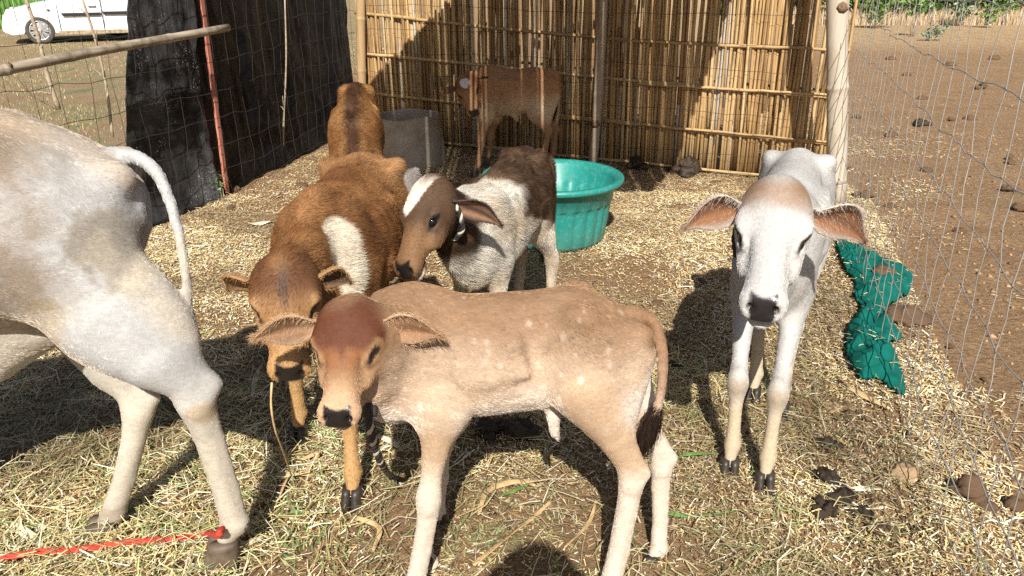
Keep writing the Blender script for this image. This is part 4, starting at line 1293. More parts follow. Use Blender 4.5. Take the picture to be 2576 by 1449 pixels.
# ================================================================== ANIMALS: signed distance bodies
BIG = 0.25
class Field:
    def __init__(s, lo, hi, h):
        s.h = h
        s.lo = np.asarray(lo, float)
        s.n = np.ceil((np.asarray(hi) - s.lo) / h).astype(int) + 1
        s.ax = [s.lo[k] + np.arange(s.n[k]) * h for k in range(3)]
    def new(s):
        return np.full(s.n, BIG, dtype=np.float32)
    def sub(s, a, b, pad):
        i0 = np.maximum(0, np.floor((np.minimum(a, b) - pad - s.lo) / s.h).astype(int))
        i1 = np.minimum(s.n, np.ceil((np.maximum(a, b) + pad - s.lo) / s.h).astype(int) + 1)
        sl = tuple(slice(int(i0[k]), int(i1[k])) for k in range(3))
        X = s.ax[0][sl[0]][:, None, None]; Y = s.ax[1][sl[1]][None, :, None]; Z = s.ax[2][sl[2]][None, None, :]
        return sl, X, Y, Z
    def put(s, F, sl, d, k):
        a = F[sl]
        F[sl] = smin(a, d.astype(np.float32), k)
    def cone(s, F, a, b, ra, rb, k=0.0, lat=None, q=1.0):
        a, b = np.asarray(a, float), np.asarray(b, float)
        sl, X, Y, Z = s.sub(a, b, max(ra, rb) + 0.07)
        px, py, pz = X - a[0], Y - a[1], Z - a[2]
        ab = b - a
        if lat is not None:
            lat = np.asarray(lat, float); lat = lat / np.linalg.norm(lat)
            dl = (px * lat[0] + py * lat[1] + pz * lat[2]) * (1 / q - 1)
            px, py, pz = px + dl * lat[0], py + dl * lat[1], pz + dl * lat[2]
            ab = ab + lat * np.dot(ab, lat) * (1 / q - 1)
        t = np.clip((px * ab[0] + py * ab[1] + pz * ab[2]) / (np.dot(ab, ab) + 1e-9), 0, 1)
        d = np.sqrt((px - t * ab[0]) ** 2 + (py - t * ab[1]) ** 2 + (pz - t * ab[2]) ** 2) - (ra + (rb - ra) * t)
        s.put(F, sl, d * (q if lat is not None else 1.0) ** 0.5, k)
    def ell(s, F, c, ax, r, k=0.0, carve=False):
        c = np.asarray(c, float); r = np.asarray(r, float)
        m = r.max()
        sl, X, Y, Z = s.sub(c, c, m + 0.06)
        px, py, pz = X - c[0], Y - c[1], Z - c[2]
        u = [(px * a[0] + py * a[1] + pz * a[2]) for a in ax]
        k0 = np.sqrt(sum((u[i] / r[i]) ** 2 for i in range(3))) + 1e-6
        k1 = np.sqrt(sum((u[i] / r[i] ** 2) ** 2 for i in range(3))) + 1e-6
        d = k0 * (k0 - 1) / k1
        if carve:
            F[sl] = -smin(-F[sl], d.astype(np.float32), k)
        else:
            s.put(F, sl, d, k)
    def loft(s, F, o, ex, ey, ez, st, k=0.0, et=0.25, eb=0.1, pad=0.07):
        """st rows: x, top, bottom, halfwidth"""
        st = np.asarray(st, float)
        sp = spline(st, 90)
        sp = sp[np.argsort(sp[:, 0])]
        o = np.asarray(o, float)
        L0, L1 = sp[0, 0], sp[-1, 0]
        m = max(np.abs(sp[:, 1]).max(), np.abs(sp[:, 2]).max(), sp[:, 3].max())
        cs = [o + ex * x + ey * y + ez * z for x in (L0, L1) for y in (-sp[:, 3].max(), sp[:, 3].max()) for z in (sp[:, 2].min(), sp[:, 1].max())]
        sl, X, Y, Z = s.sub(np.min(cs, 0), np.max(cs, 0), pad)
        px, py, pz = X - o[0], Y - o[1], Z - o[2]
        x = px * ex[0] + py * ex[1] + pz * ex[2]
        y = px * ey[0] + py * ey[1] + pz * ey[2]
        z = px * ez[0] + py * ez[1] + pz * ez[2]
        tp = np.interp(x, sp[:, 0], sp[:, 1]); bt = np.interp(x, sp[:, 0], sp[:, 2]); w = np.interp(x, sp[:, 0], sp[:, 3])
        c = (tp + bt) / 2; h = np.maximum((tp - bt) / 2, 0.004)
        v = (z - c) / h
        w = np.maximum(w, 0.004) * (1 - et * np.clip(v, 0, 1.2) ** 2 - eb * np.clip(-v, 0, 1.2) ** 2)
        u = y / w
        k0 = (np.abs(u) ** 2.25 + np.abs(v) ** 2.25) ** (1 / 2.25) + 1e-6
        k1 = np.sqrt((u / w) ** 2 + (v / h) ** 2) + 1e-6
        d = k0 * (k0 - 1) / k1
        dx = np.maximum(np.maximum(L0 - x, x - L1), 0)
        d = np.where(dx > 0, np.sqrt(np.maximum(d, 0) ** 2 + dx ** 2), d)
        s.put(F, sl, d, k)
    def sample(s, F, P):
        i = np.clip(np.round((P - s.lo) / s.h).astype(int), 0, s.n - 1)
        return F[i[:, 0], i[:, 1], i[:, 2]]
def smin(a, b, k):
    if k <= 0:
        return np.minimum(a, b)
    h = np.maximum(k - np.abs(a - b), 0) / k
    return np.minimum(a, b) - h * h * k * 0.25

def surface_nets(F, lo, h, smooth=2):
    S = F < 0
    nx, ny, nz = F.shape
    cnt = np.zeros((nx - 1, ny - 1, nz - 1), np.int8)
    offs = [(i, j, k) for i in (0, 1) for j in (0, 1) for k in (0, 1)]
    for i, j, k in offs:
        cnt += S[i:nx - 1 + i, j:ny - 1 + j, k:nz - 1 + k]
    act = np.argwhere((cnt > 0) & (cnt < 8))
    cv = np.stack([F[act[:, 0] + i, act[:, 1] + j, act[:, 2] + k] for i, j, k in offs], 1)
    P = np.zeros((len(act), 3)); w = np.zeros(len(act))
    oo = np.array(offs, float)
    for a in range(8):
        for b in range(a + 1, 8):
            if np.abs(oo[a] - oo[b]).sum() != 1: continue
            va, vb = cv[:, a], cv[:, b]
            m = (va < 0) != (vb < 0)
            t = va[m] / (va[m] - vb[m])
            P[m] += oo[a] + t[:, None] * (oo[b] - oo[a]); w[m] += 1
    P = act + P / w[:, None]
    V = lo + P * h
    ids = np.full(cnt.shape, -1, np.int64)
    ids[act[:, 0], act[:, 1], act[:, 2]] = np.arange(len(act))
    Q = []
    for ax in range(3):
        n1 = [slice(None)] * 3; n2 = [slice(None)] * 3
        n1[ax] = slice(0, -1); n2[ax] = slice(1, None)
        A, B = S[tuple(n1)], S[tuple(n2)]
        e = np.argwhere(A != B)
        o1, o2 = [(1, 2), (2, 0), (0, 1)][ax]
        ok = (e[:, o1] > 0) & (e[:, o2] > 0) & (e[:, o1] < F.shape[o1] - 1) & (e[:, o2] < F.shape[o2] - 1)
        e = e[ok]
        flip = A[e[:, 0], e[:, 1], e[:, 2]]
        def cell(d1, d2):
            c = e.copy(); c[:, o1] -= d1; c[:, o2] -= d2
            return ids[c[:, 0], c[:, 1], c[:, 2]]
        q = np.stack([cell(1, 1), cell(0, 1), cell(0, 0), cell(1, 0)], 1)
        q[~flip] = q[~flip][:, ::-1]
        Q.append(q)
    Q = np.concatenate(Q)
    Q = Q[(Q >= 0).all(1)]
    for _ in range(smooth):
        acc = np.zeros_like(V); c = np.zeros(len(V))
        for a, b in ((0, 1), (1, 2), (2, 3), (3, 0)):
            for u_, v_ in ((a, b), (b, a)):
                for k in range(3):
                    acc[:, k] += np.bincount(Q[:, u_], weights=V[Q[:, v_], k], minlength=len(V))
                c += np.bincount(Q[:, u_], minlength=len(V))
        V = V * 0.5 + 0.5 * acc / np.maximum(c, 1)[:, None]
    return V, Q

def vert_normals(V, Q):
    n = np.cross(V[Q[:, 2]] - V[Q[:, 0]], V[Q[:, 3]] - V[Q[:, 1]])
    N = np.zeros_like(V)
    for c in range(4):
        for k in range(3):
            N[:, k] += np.bincount(Q[:, c], weights=n[:, k], minlength=len(V))
    return N / (np.linalg.norm(N, axis=1)[:, None] + 1e-12)

def lerp(a, b, w):
    w = np.asarray(w)[..., None]
    return np.asarray(a) * (1 - w) + np.asarray(b) * w

# coat: base colour attribute, alpha = wet gloss
n = NT('calf_hide')
a_ = n.attr('col')
nz = n.noise(260, 3, 0.6)
nz2 = n.noise(1.0, 4, 0.7, None, (60, 150, 120))
hc_ = n.mix(n.math('MULTIPLY', nz, 0.22), a_.outputs['Color'], (0.05, 0.03, 0.02))
n.color(n.mix(1.0, hc_, n.ramp(nz2, [(0.3, (0.72, 0.72, 0.72)), (0.7, (1, 1, 1))]), 'MULTIPLY'))
rr_ = n.n('ShaderNodeMapRange'); n.l(a_.outputs['Alpha'], rr_.inputs[0]); rr_.inputs[3].default_value = 0.16; rr_.inputs[4].default_value = 0.75
n.l(rr_.outputs[0], n.b.inputs['Roughness'])
n.b.inputs['Specular IOR Level'].default_value = 0.35
n.bump(nz, 0.18, 0.003)
M['hide'] = n.m
n = NT('calf_hair')
a_ = n.attr('col')
n.color(a_.outputs['Color'])
n.set(Roughness=0.55)
n.b.inputs['Specular IOR Level'].default_value = 0.08
M['hair'] = n.m
n = NT('eye_wet'); n.color((0.006, 0.005, 0.005)); n.set(Roughness=0.05); M['eye'] = n.m
M['hoof'] = simple('dark_hoof', (0.035, 0.028, 0.022), 0.45, 0.5, 30, 0.3)
M['hoof_tan'] = simple('tan_hoof', (0.10, 0.072, 0.05), 0.6, 0.4, 30, 0.3)

def hair_object(name, roots, dirs1, dirs2, length, cols, radius, parent, npt=4):
    n = len(roots)
    cu = bpy.data.hair_curves.new(name)
    cu.add_curves([npt] * n)
    t = np.linspace(0, 1, npt)[None, :, None]
    P = roots[:, None] + (dirs1[:, None] * t + (dirs2 - dirs1)[:, None] * t * t * 0.8) * length[:, None, None]
    cu.points.foreach_set('position', P.astype(np.float32).ravel())
    rad = (radius[:, None] * np.array([1.0, 0.9, 0.65, 0.15])[None, :npt] if npt == 4 else radius[:, None] * np.linspace(1, 0.2, npt)[None])
    ra = cu.attributes.get('radius') or cu.attributes.new('radius', 'FLOAT', 'POINT')
    ra.data.foreach_set('value', rad.astype(np.float32).ravel())
    ca = cu.attributes.new('col', 'FLOAT_COLOR', 'CURVE')
    ca.data.foreach_set('color', np.concatenate([cols, np.ones((n, 1))], 1).astype(np.float32).ravel())
    cu.materials.append(M['hair'])
    o = bpy.data.objects.new(name, cu)
    COL.objects.link(o)
    o.parent = parent
    return o

def project_px(Pw):
    d = Pw - np.array([0, 0, CAM_H])
    dp = d[:, 1] * CT - d[:, 2] * ST
    up = d[:, 1] * ST + d[:, 2] * CT
    return np.stack([1288 + FP * d[:, 0] / dp, 724.5 - FP * up / dp], 1), dp

TRUNK = np.array([[0.00, .845, .70, .045], [0.05, .905, .625, .095], [0.14, .958, .575, .130], [0.27, 1.0, .560, .150], [0.42, .985, .555, .156], [0.58, .975, .540, .165],
                  [0.74, .972, .530, .155], [0.86, .975, .535, .132], [0.95, .91, .575, .100], [1.0, .80, .66, .05]])
HEAD = np.array([[-.06, -.06, -.16, .10], [0, .035, -.24, .195], [.10, .10, -.34, .25], [.22, .125, -.40, .272], [.36, .112, -.41, .262], [.50, .08, -.36, .212], [.64, .058, -.275, .172],
                 [.78, .048, -.21, .145], [.88, .040, -.19, .153], [.95, .005, -.175, .148], [1.00, -.045, -.155, .125], [1.025, -.085, -.13, .09]])

def build_hoof(parent, top, fwd, size, mat, toe_drop=0.0):
    """cloven hoof: top = coronet centre (local), sole on the ground"""
    fwd = np.array([fwd[0], fwd[1], 0.0]); fwd /= np.linalg.norm(fwd)
    sd = np.array([-fwd[1], fwd[0], 0.0])
    z1 = top[2] + 0.012; z0 = min(-0.004, top[2] - 0.03)
    V, F = [], []
    for s_ in (-1, 1):
        rings = []
        for t in np.linspace(0, 1, 6):
            z = z1 + (z0 - z1) * t
            fo = size * (0.55 * t ** 1.1)
            a, b = size * (0.54 + 0.18 * t), size * (0.31 + 0.05 * t)
            c = np.array([top[0], top[1], 0]) + fwd * (fo * 0.55 + size * 0.06) + sd * s_ * size * (0.275 + 0.03 * t)
            ring = []
            for k in range(12):
                an = 2 * math.pi * k / 12
                sq = lambda q_: math.copysign(abs(q_) ** 0.72, q_)
                e = sq(math.cos(an))
                pinch = 1.0 - 0.22 * max(0, e) ** 3
                ring.append(len(V)); V.append(c + fwd * a * e + sd * b * sq(math.sin(an)) * pinch * (0.86 if math.sin(an) * s_ < 0 else 1.0) + np.array([0, 0, z]))
            rings.append(ring)
        for r0, r1 in zip(rings[:-1], rings[1:]):
            for k in range(12):
                F.append((r0[k], r1[k], r1[(k + 1) % 12], r0[(k + 1) % 12]))
        F.append(tuple(rings[0])); F.append(tuple(rings[-1][::-1]))
    return mesh_obj('hoof', V, F, mat, parent)

def build_cow(spec):
    S, L = spec['S'], spec['L']
    loc = np.array([spec['loc'][0], spec['loc'][1], 0.0])
    yaw = spec['yaw']
    cy, sy = math.cos(yaw), math.sin(yaw)
    Rm = np.array([[cy, sy, 0], [-sy, cy, 0], [0, 0, 1]])       # world -> local
    lo_ = lambda p: Rm @ (np.asarray(p, float) - loc)
    lv = lambda v: Rm @ np.asarray(v, float)
    root = empty('calf' if spec.get('calf', True) else 'cow', tuple(loc), yaw)
    tag(root, spec['label'], 'calf' if spec.get('calf', True) else 'cow', 'calves in the pen' if spec.get('calf', True) else None)
    ws, bs = spec.get('ws', 1.0), spec.get('bs', 1.0)
    T = TRUNK.copy()
    T[:, 2] = T[:, 2] * bs
    T[:4, 3] *= spec.get('hipw', 1.0)
    fd = spec.get('frontdrop', 0.0)
    T[:, 1] -= fd * sstep(0.45, 0.8, T[:, 0])
    st = np.stack([(T[:, 0] - 0.5) * L, T[:, 1] * S, T[:, 2] * S, T[:, 3] * S * ws], 1)
    topz = lambda x: np.interp(x, st[:, 0], st[:, 1]); botz = lambda x: np.interp(x, st[:, 0], st[:, 2]); wid = lambda x: np.interp(x, st[:, 0], st[:, 3])
    fat = spec.get('fat', 1.0) * S / 0.77
    # ---- legs
    legs = []
    for lg in spec['legs']:
        kind, side = lg['kind'], lg['side']
        if 'pts' in lg:
            pts = [lo_(p) for p in lg['pts']]
        else:
            hp = lo_(lg['hoof'])
            hx, hy = hp[0], hp[1]
            if kind == 'f':
                ex = 0.30 * L; ey = side * wid(ex) * 0.62
                pts = [(ex, ey, 0.60 * S * (0.5 + 0.5 * bs)), ((ex * 0.15 + hx * 0.85) + 0.015 * S, ey * 0.2 + hy * 0.8, 0.335 * S), (hx - 0.005, hy, 0.105 * S), (hx + 0.012, hy, 0.045 * S)]
            else:
                kx = -0.26 * L; ky = side * wid(kx) * 0.70
                pts = [(kx, ky, 0.60 * S), (hx - 0.055 * S, ky * 0.3 + hy * 0.7, 0.365 * S), (hx - 0.012 * S, hy, 0.11 * S), (hx + 0.012, hy, 0.045 * S)]
            pts = [np.array(p, float) for p in pts]
        rs = lg.get('r', None)
        if len(pts) == 4:
            a, b, c, d = pts
            if kind == 'f':
                pts = [a, b + (a - b) * 0.2, b, b + (c - b) * 0.2, b + (c - b) * 0.6, c, d]
            else:
                back = np.array([-0.018 * S, 0, 0])
                pts = [a, a + (b - a) * 0.5 + back * 0.6, a + (b - a) * 0.84 + back * 0.2, b, b + (c - b) * 0.2, b + (c - b) * 0.6, c, d]
        if rs is None:
            rs = np.array([.060, .033, .0365, .026, .0225, .0275, .024]) if kind == 'f' else np.array([.078, .050, .034, .0335, .0275, .0235, .028, .0245])
            rs = rs * fat * 0.80
        else:
            rs = np.array(rs) * lg.get('k', 1.0)
        rs = np.array(rs); rs[-1] *= 0.80
        legs.append((kind, side, pts, rs, lg))
    # ---- head frame
    poll, nose = lo_(spec['poll']), lo_(spec['nose'])
    hx = nose - poll; Lh = np.linalg.norm(hx); hx /= Lh
    hint = lv(spec.get('dorsal', (0, 0, 1)))
    hz = hint - hx * np.dot(hint, hx); hz /= np.linalg.norm(hz)
    hy = np.cross(hz, hx)
    hw = spec.get('hw', 1.0)
    HC = lambda s_, y_, z_: poll + Lh * (hx * s_ + hy * y_ * hw + hz * z_)
    allp = [p for lg in legs for p in lg[2]] + [poll, nose, np.array([-L / 2, -.25 * S, 0]), np.array([L / 2, .25 * S, S])]
    tail = [lo_(p) for p in spec['tail']]
    allp += tail
    allp = np.array(allp)
    lo = allp.min(0) - 0.14; hi = allp.max(0) + 0.14
    lo[2] = -0.02
    h = spec.get('h', 0.0065)
    f = Field(lo, hi, h)
    EX, EY, EZ = np.eye(3)
    B = f.new()
    f.loft(B, (0, 0, 0), EX, EY, EZ, st, 0, et=0.30, eb=0.12)
    # neck
    sh = np.array([0.34 * L, 0, (0.80 - fd) * S]); ch = np.array([0.42 * L, 0, 0.66 * S * (0.6 + 0.4 * bs)])
    bk = HC(0.12, 0, -0.10); jw = HC(0.22, 0, -0.28)
    nd = bk - sh
    lat = np.cross(nd, [0, 0, 1.0]); lat = lat / (np.linalg.norm(lat) + 1e-9)
    if np.linalg.norm(np.cross(nd, [0, 0, 1.0])) < 0.03: lat = EY
    nf = spec.get('nf', 1.0)
    mid1 = (sh + bk) / 2 + np.array(spec.get('neckbend', (0, 0, 0))); mid2 = (ch + jw) / 2 + np.array(spec.get('neckbend', (0, 0, 0)))
    Nk = f.new()
    f.cone(Nk, sh, mid1, .135 * S * nf, .105 * S * nf, 0.02, lat, 0.68); f.cone(Nk, mid1, bk, .105 * S * nf, .21 * Lh, 0.03, lat, 0.72)
    f.cone(Nk, ch, mid2, .125 * S * nf, .095 * S * nf, 0.03, lat, 0.66); f.cone(Nk, mid2, jw, .095 * S * nf, .17 * Lh, 0.03, lat, 0.72)
    # dewlap
    if spec.get('dewlap', 1):
        f.cone(Nk, ch + [0.02, 0, -.07 * S], mid2 + [0, 0, -.085 * S], .035 * S, .03 * S, 0.04, lat, 0.45)
        f.cone(Nk, mid2 + [0, 0, -.085 * S], jw + hz * -0.06 * Lh, .03 * S, .02 * S, 0.03, lat, 0.45)
    B = smin(B, Nk, 0.09 * S)
    # withers, hip bones, spine, flank
    f.ell(B, (0.36 * L, 0, (0.955 - fd) * S), (EX, EY, EZ), (.12 * S, .045 * S, .05 * S), 0.05)
    for sd in (-1, 1):
        f.ell(B, (-0.235 * L, sd * 0.115 * S * ws * spec.get('hipw', 1.0), 0.945 * S), (EX, EY, EZ), (.050 * S, .032 * S, .034 * S), 0.05)
        f.ell(B, (-0.455 * L, sd * 0.065 * S * ws, 0.87 * S), (EX, EY, EZ), (.04 * S, .028 * S, .035 * S), 0.04)
        f.ell(B, (-0.135 * L, sd * 0.172 * S * ws, 0.85 * S), (EX, EY, EZ), (.085 * S, .042 * S, .085 * S), 0.08, carve=True)
        f.ell(B, (0.235 * L, sd * 0.185 * S * ws, 0.66 * S * bs), (EX, EY, EZ), (.04 * S, .045 * S, .10 * S), 0.05, carve=True)
        # ribs
        for k in range(5):
            x = (-0.02 + 0.055 * k) * L
            f.cone(B, (x, sd * wid(x) * 0.80, 0.88 * S), (x - 0.025, sd * wid(x) * 0.94, (botz(x) + 0.19 * S)), .011 * S, .008 * S, 0.03)
    # limbs
    Lg = f.new()
    for kind, side, pts, rs, lg in legs:
        if kind == 'f':
            f.cone(B, (0.315 * L, side * wid(0.3 * L) * 0.58, 0.83 * S), pts[0], .085 * S, rs[0] * 1.08, 0.05 * S, EY, 0.55)
            f.cone(B, (0.40 * L, side * wid(0.3 * L) * 0.60, 0.70 * S), pts[0], .065 * S, rs[0] * 0.95, 0.05 * S, EY, 0.6)
        else:
            f.cone(B, (-0.27 * L, side * wid(-0.26 * L) * 0.62, 0.82 * S), pts[0], .115 * S, rs[0] * 1.08, 0.05 * S, EY, 0.50)
            f.cone(B, (spec.get('hamx', -0.43) * L, side * wid(-0.3 * L) * 0.48, 0.78 * S), pts[1] * 0.5 + pts[0] * 0.5 + np.array([-.035 * S, 0, 0]), spec.get('ham', .085) * S, rs[1] * 1.15, 0.05 * S, EY, 0.55)
            f.cone(Lg, ((spec.get('hamx', -0.43) + 0.03) * L, side * wid(-0.3 * L) * 0.48, 0.70 * S), pts[1], .055 * S, rs[1] * 0.9, 0.03, EY, 0.6)
        one = f.new()
        for i in range(len(pts) - 1):
            q = 0.78 if i == 0 else (0.86 if i < 3 else 0.95)
            f.cone(one, pts[i], pts[i + 1], rs[i], rs[i + 1], 0.003, EY, q)
        if kind == 'f':
            f.ell(one, pts[2] + [0.004, 0, 0], (EX, EY, EZ), (rs[2] * 0.90, rs[2] * 0.92, rs[2] * 1.6), 0.016)
            f.ell(one, pts[5] + [-0.008, 0, -0.004], (EX, EY, EZ), (rs[5], rs[5] * 1.02, rs[5]), 0.01)
        else:
            hk = pts[3]
            cal = hk + (pts[2] - hk) * 0.15 + np.array([-rs[3] * 1.05, 0, rs[3] * 0.75])
            f.cone(one, hk, cal, rs[3] * 0.85, rs[3] * 0.5, 0.018 * fat)
            f.cone(one, cal, pts[1] + np.array([-rs[1] * 0.6, 0, 0.01]), rs[3] * 0.40, rs[3] * 0.5, 0.02 * fat)
            f.ell(one, pts[6] + [-0.008, 0, -0.004], (EX, EY, EZ), (rs[6], rs[6] * 1.02, rs[6]), 0.01)
        kn_, fe_ = (2, 5) if kind == 'f' else (3, 6)
        bk_ = np.array([-1.0, 0, 0])
        f.cone(one, pts[kn_] + bk_ * rs[kn_] * 0.55, pts[kn_ + 2] + bk_ * rs[kn_ + 2] * 0.95, rs[kn_] * 0.45, rs[kn_ + 2] * 0.42, 0.006)
        f.cone(one, pts[kn_ + 2] + bk_ * rs[kn_ + 2] * 0.95, pts[fe_] + bk_ * rs[fe_] * 0.6, rs[kn_ + 2] * 0.42, rs[fe_] * 0.5, 0.006)
        Lg = np.minimum(Lg, one)
        # dew claws
    body = smin(B, Lg, 0.05 * S)
    # head
    Hd = f.new()
    hst = np.stack([HEAD[:, 0] * Lh, HEAD[:, 1] * Lh, HEAD[:, 2] * Lh * spec.get('jaw', 1.0), HEAD[:, 3] * Lh * hw], 1)
    f.loft(Hd, poll, hx, hy, hz, hst, 0, et=0.14, eb=0.42)
    ax = (hx, hy, hz)
    for sd in (-1, 1):
        f.ell(Hd, HC(0.39, sd * 0.205, 0.0), ax, (.12 * Lh, .058 * Lh, .060 * Lh), 0.025)        # brow / orbit
        f.ell(Hd, HC(0.52, sd * 0.165, -0.17), ax, (.17 * Lh, .05 * Lh, .10 * Lh), 0.02)           # cheek
        f.ell(Hd, HC(0.925, sd * 0.095, -0.055), ax, (.06 * Lh, .05 * Lh, .055 * Lh), 0.018)       # nostril wing
        f.ell(Hd, HC(0.985, sd * 0.082, -0.045), ax, (.05 * Lh, .026 * Lh, .034 * Lh), 0.006, carve=True)
        f.ell(Hd, HC(0.60, sd * 0.20, -0.03), ax, (.16 * Lh, .05 * Lh, .05 * Lh), 0.03, carve=True)   # hollow below the eye
    f.ell(Hd, HC(0.90, 0, -0.215), ax, (.12 * Lh, .10 * Lh, .055 * Lh), 0.015)                    # chin
    f.ell(Hd, HC(1.0, 0, -0.178), ax, (.10 * Lh, .16 * Lh, .012 * Lh), 0.004, carve=True)        # mouth
    eyes = []
    es = spec.get('eye', (0.43, -0.035)); lid_z = spec.get('lidz', 0.046)
    er = 0.052 * Lh
    for sd in (-1, 1):
        e_ = hy * sd * 0.84 + hz * 0.50 + hx * 0.12; e_ /= np.linalg.norm(e_)
        u_ = hz - e_ * np.dot(hz, e_); u_ /= np.linalg.norm(u_)
        o_ = HC(es[0], sd * 0.06, es[1] - 0.08)
        ts = np.linspace(0.02, 0.4, 200) * Lh
        fv = f.sample(Hd, o_ + ts[:, None] * e_)
        tt_ = ts[int(np.argmax(fv > 0)) or 90]
        c_ = o_ + e_ * (tt_ - er * 0.22)
        eyes.append((c_, er, e_, u_))
        for k_ in range(6):
            a0, a1 = -1.75 + 3.5 * k_ / 6, -1.75 + 3.5 * (k_ + 1) / 6
            up = lambda a: c_ + hx * er * a + e_ * er * (0.62 - 0.16 * a * a) + u_ * er * (lid_z / 0.052 * 0.98 - 0.20 * a * a - 0.10 * a)
            dn = lambda a: c_ + hx * er * a + e_ * er * (0.40 - 0.14 * a * a) - u_ * er * (0.92 - 0.22 * a * a + 0.12 * a)
            f.cone(Hd, up(a0), up(a1), .46 * er, .46 * er, 0.006)
            f.cone(Hd, dn(a0), dn(a1), .30 * er, .30 * er, 0.006)
    body = smin(body, Hd, 0.035)
    # tail
    tp = spline(tail, 26)
    tr0, tr1 = spec.get('tailr', (0.026, 0.010))
    Tl = f.new()
    for i in range(25):
        t0, t1 = i / 25, (i + 1) / 25
        f.cone(Tl, tp[i], tp[i + 1], tr1 + (tr0 - tr1) * (1 - t0) ** 1.5, tr1 + (tr0 - tr1) * (1 - t1) ** 1.5, 0.0)
    body = smin(body, Tl, 0.014)
    for e in spec.get('extra', []):
        a, b, ra, rb, k = e
        f.cone(body, lo_(a), lo_(b), ra, rb, k)
    V, Q = surface_nets(body, f.lo, h, 3)
    N = vert_normals(V, Q)
    hd = np.stack([(V - poll) @ hx, (V - poll) @ hy, (V - poll) @ hz], 1) / Lh
    vh, vb, vl = f.sample(Hd, V), f.sample(B, V), f.sample(Lg, V)
    wh = sstep(0.02, -0.012, vh - vb)
    wl = sstep(0.015, -0.015, vl - vb)
    vt = f.sample(Tl, V)
    wt = sstep(0.012, -0.008, vt - np.minimum(vb, vl))
    pxl, dpt = project_px(V @ Rm + loc)
    def pick(px, py):
        m_ = np.hypot(pxl[:, 0] - px, pxl[:, 1] - py) < 14
        return V[m_][np.argmin(dpt[m_])] if m_.any() else V[np.argmin(np.hypot(pxl[:, 0] - px, pxl[:, 1] - py))]
    ctx = dict(pick=pick, P=V, N=N, hd=hd, wh=wh, wl=wl, wt=wt, S=S, L=L, topz=topz, botz=botz, lo=lo_, rel=(V[:, 2] - botz(V[:, 0])) / (topz(V[:, 0]) - botz(V[:, 0])), HC=HC, Lh=Lh)
    col, flen = spec['coat'](ctx)
    col = np.clip(col, 0.004, 0.85)
    # nose pad, lips
    gloss = np.ones(len(V))
    s_, y_, z_ = hd[:, 0], hd[:, 1] / hw, hd[:, 2]
    pad = sstep(0.918, 0.932, s_ + 0.55 * (z_ - 0.03) + 0.045 * np.clip(np.abs(y_) / 0.1, 0, 1) ** 2) * sstep(-0.172, -0.164, z_) * sstep(spec.get('padw', 0.108), spec.get('padw', 0.108) - 0.01, np.abs(y_) + 0.30 * np.clip(-z_ - 0.07, 0, 1)) * (wh > 0.4) * (s_ > 0.85)
    col = lerp(col, spec.get('nosecol', (0.012, 0.011, 0.011)), pad)
    gloss = gloss * (1 - pad) + 0.12 * pad
    for (ec, er, e_, u_) in eyes:
        dv = V - ec
        a1, a2 = dv @ hx, dv @ u_
        nr_ = np.linalg.norm(dv, axis=1)
        dd_ = np.hypot(a1 / (1.75 * er), (a2 - 0.05 * er) / (0.72 * er))
        ln_ = sstep(1.25, 0.95, dd_) * (nr_ < 2.2 * er)
        halo = sstep(2.4, 1.2, dd_) * (nr_ < 3.2 * er)
        col = lerp(col, spec['lid'], halo * 0.6)
        col = lerp(col, (0.010, 0.008, 0.007), ln_ * 0.95)
        flen = flen * (1 - sstep(2.0, 1.3, dd_) * (nr_ < 2.6 * er))
    nostril = (sstep(0.035, 0.02, np.hypot((s_ - 0.985) * 0.6, np.hypot(np.abs(y_) - 0.082, z_ + 0.045))) * (wh > 0.4))
    col = lerp(col, (0.006, 0.005, 0.005), nostril)
    flen = flen * (1 - pad) * (1 - 0.5 * wh) * (1 - 0.55 * wl) * np.where(wl > 0.3, sstep(0.035, 0.07, V[:, 2]), 1.0)
    # ---- extras joined into the body: ears and eyelids
    VV, QQ, CC = [V], [Q], [np.concatenate([col, gloss[:, None]], 1)]
    nV = len(V)
    earfur = []
    for e in spec['ears']:
        base = HC(*e['base']); tipp = lo_(e['tip']); fac = lv(e['face']); wd = e['w']; droop = e.get('droop', 0.02)
        d0 = tipp - base; LL = np.linalg.norm(d0); d0 /= LL
        fac = fac - d0 * np.dot(fac, d0); fac /= np.linalg.norm(fac)
        sdv = np.cross(d0, fac)
        nu, nv = 18, 11
        outer, inner = [], []
        tw = e.get('twist', 0.0)
        for i in range(nu):
            t = i / (nu - 1)
            prof_ = (0.42 + 0.58 * sstep(0, 0.38, t)) * (1 - sstep(0.5, 1.0, t) * 0.93) ** 0.8
            w_ = wd * 0.5 * prof_
            cen = base + d0 * LL * t + np.array([0, 0, 1]) * droop * math.sin(math.pi * t)
            cup = e.get('cup', 0.55) * (1 - 0.45 * t) + 0.6 * max(0, 0.25 - t)
            ang = tw * t
            sv = sdv * math.cos(ang) + fac * math.sin(ang); fv = fac * math.cos(ang) - sdv * math.sin(ang)
            for j in range(nv):
                v = -1 + 2 * j / (nv - 1)
                th = v * min(1.45, cup * 1.9)
                rr_ = w_ / max(0.3, min(1.45, cup * 1.9))
                p_ = cen + sv * math.sin(th) * rr_ + fv * (1 - math.cos(th)) * rr_
                thick = 0.0045 * (1 - 0.6 * abs(v)) * (1 - 0.5 * t) + 0.0012
                nrm = -sv * math.sin(th) + fv * math.cos(th)
                outer.append(p_ - nrm * thick); inner.append(p_ + nrm * thick * 0.4)
        nn = nu * nv
        idx = np.arange(nn).reshape(nu, nv)
        qo = np.stack([idx[:-1, :-1], idx[:-1, 1:], idx[1:, 1:], idx[1:, :-1]], -1).reshape(-1, 4)
        qi = qo[:, ::-1] + nn
        rim = []
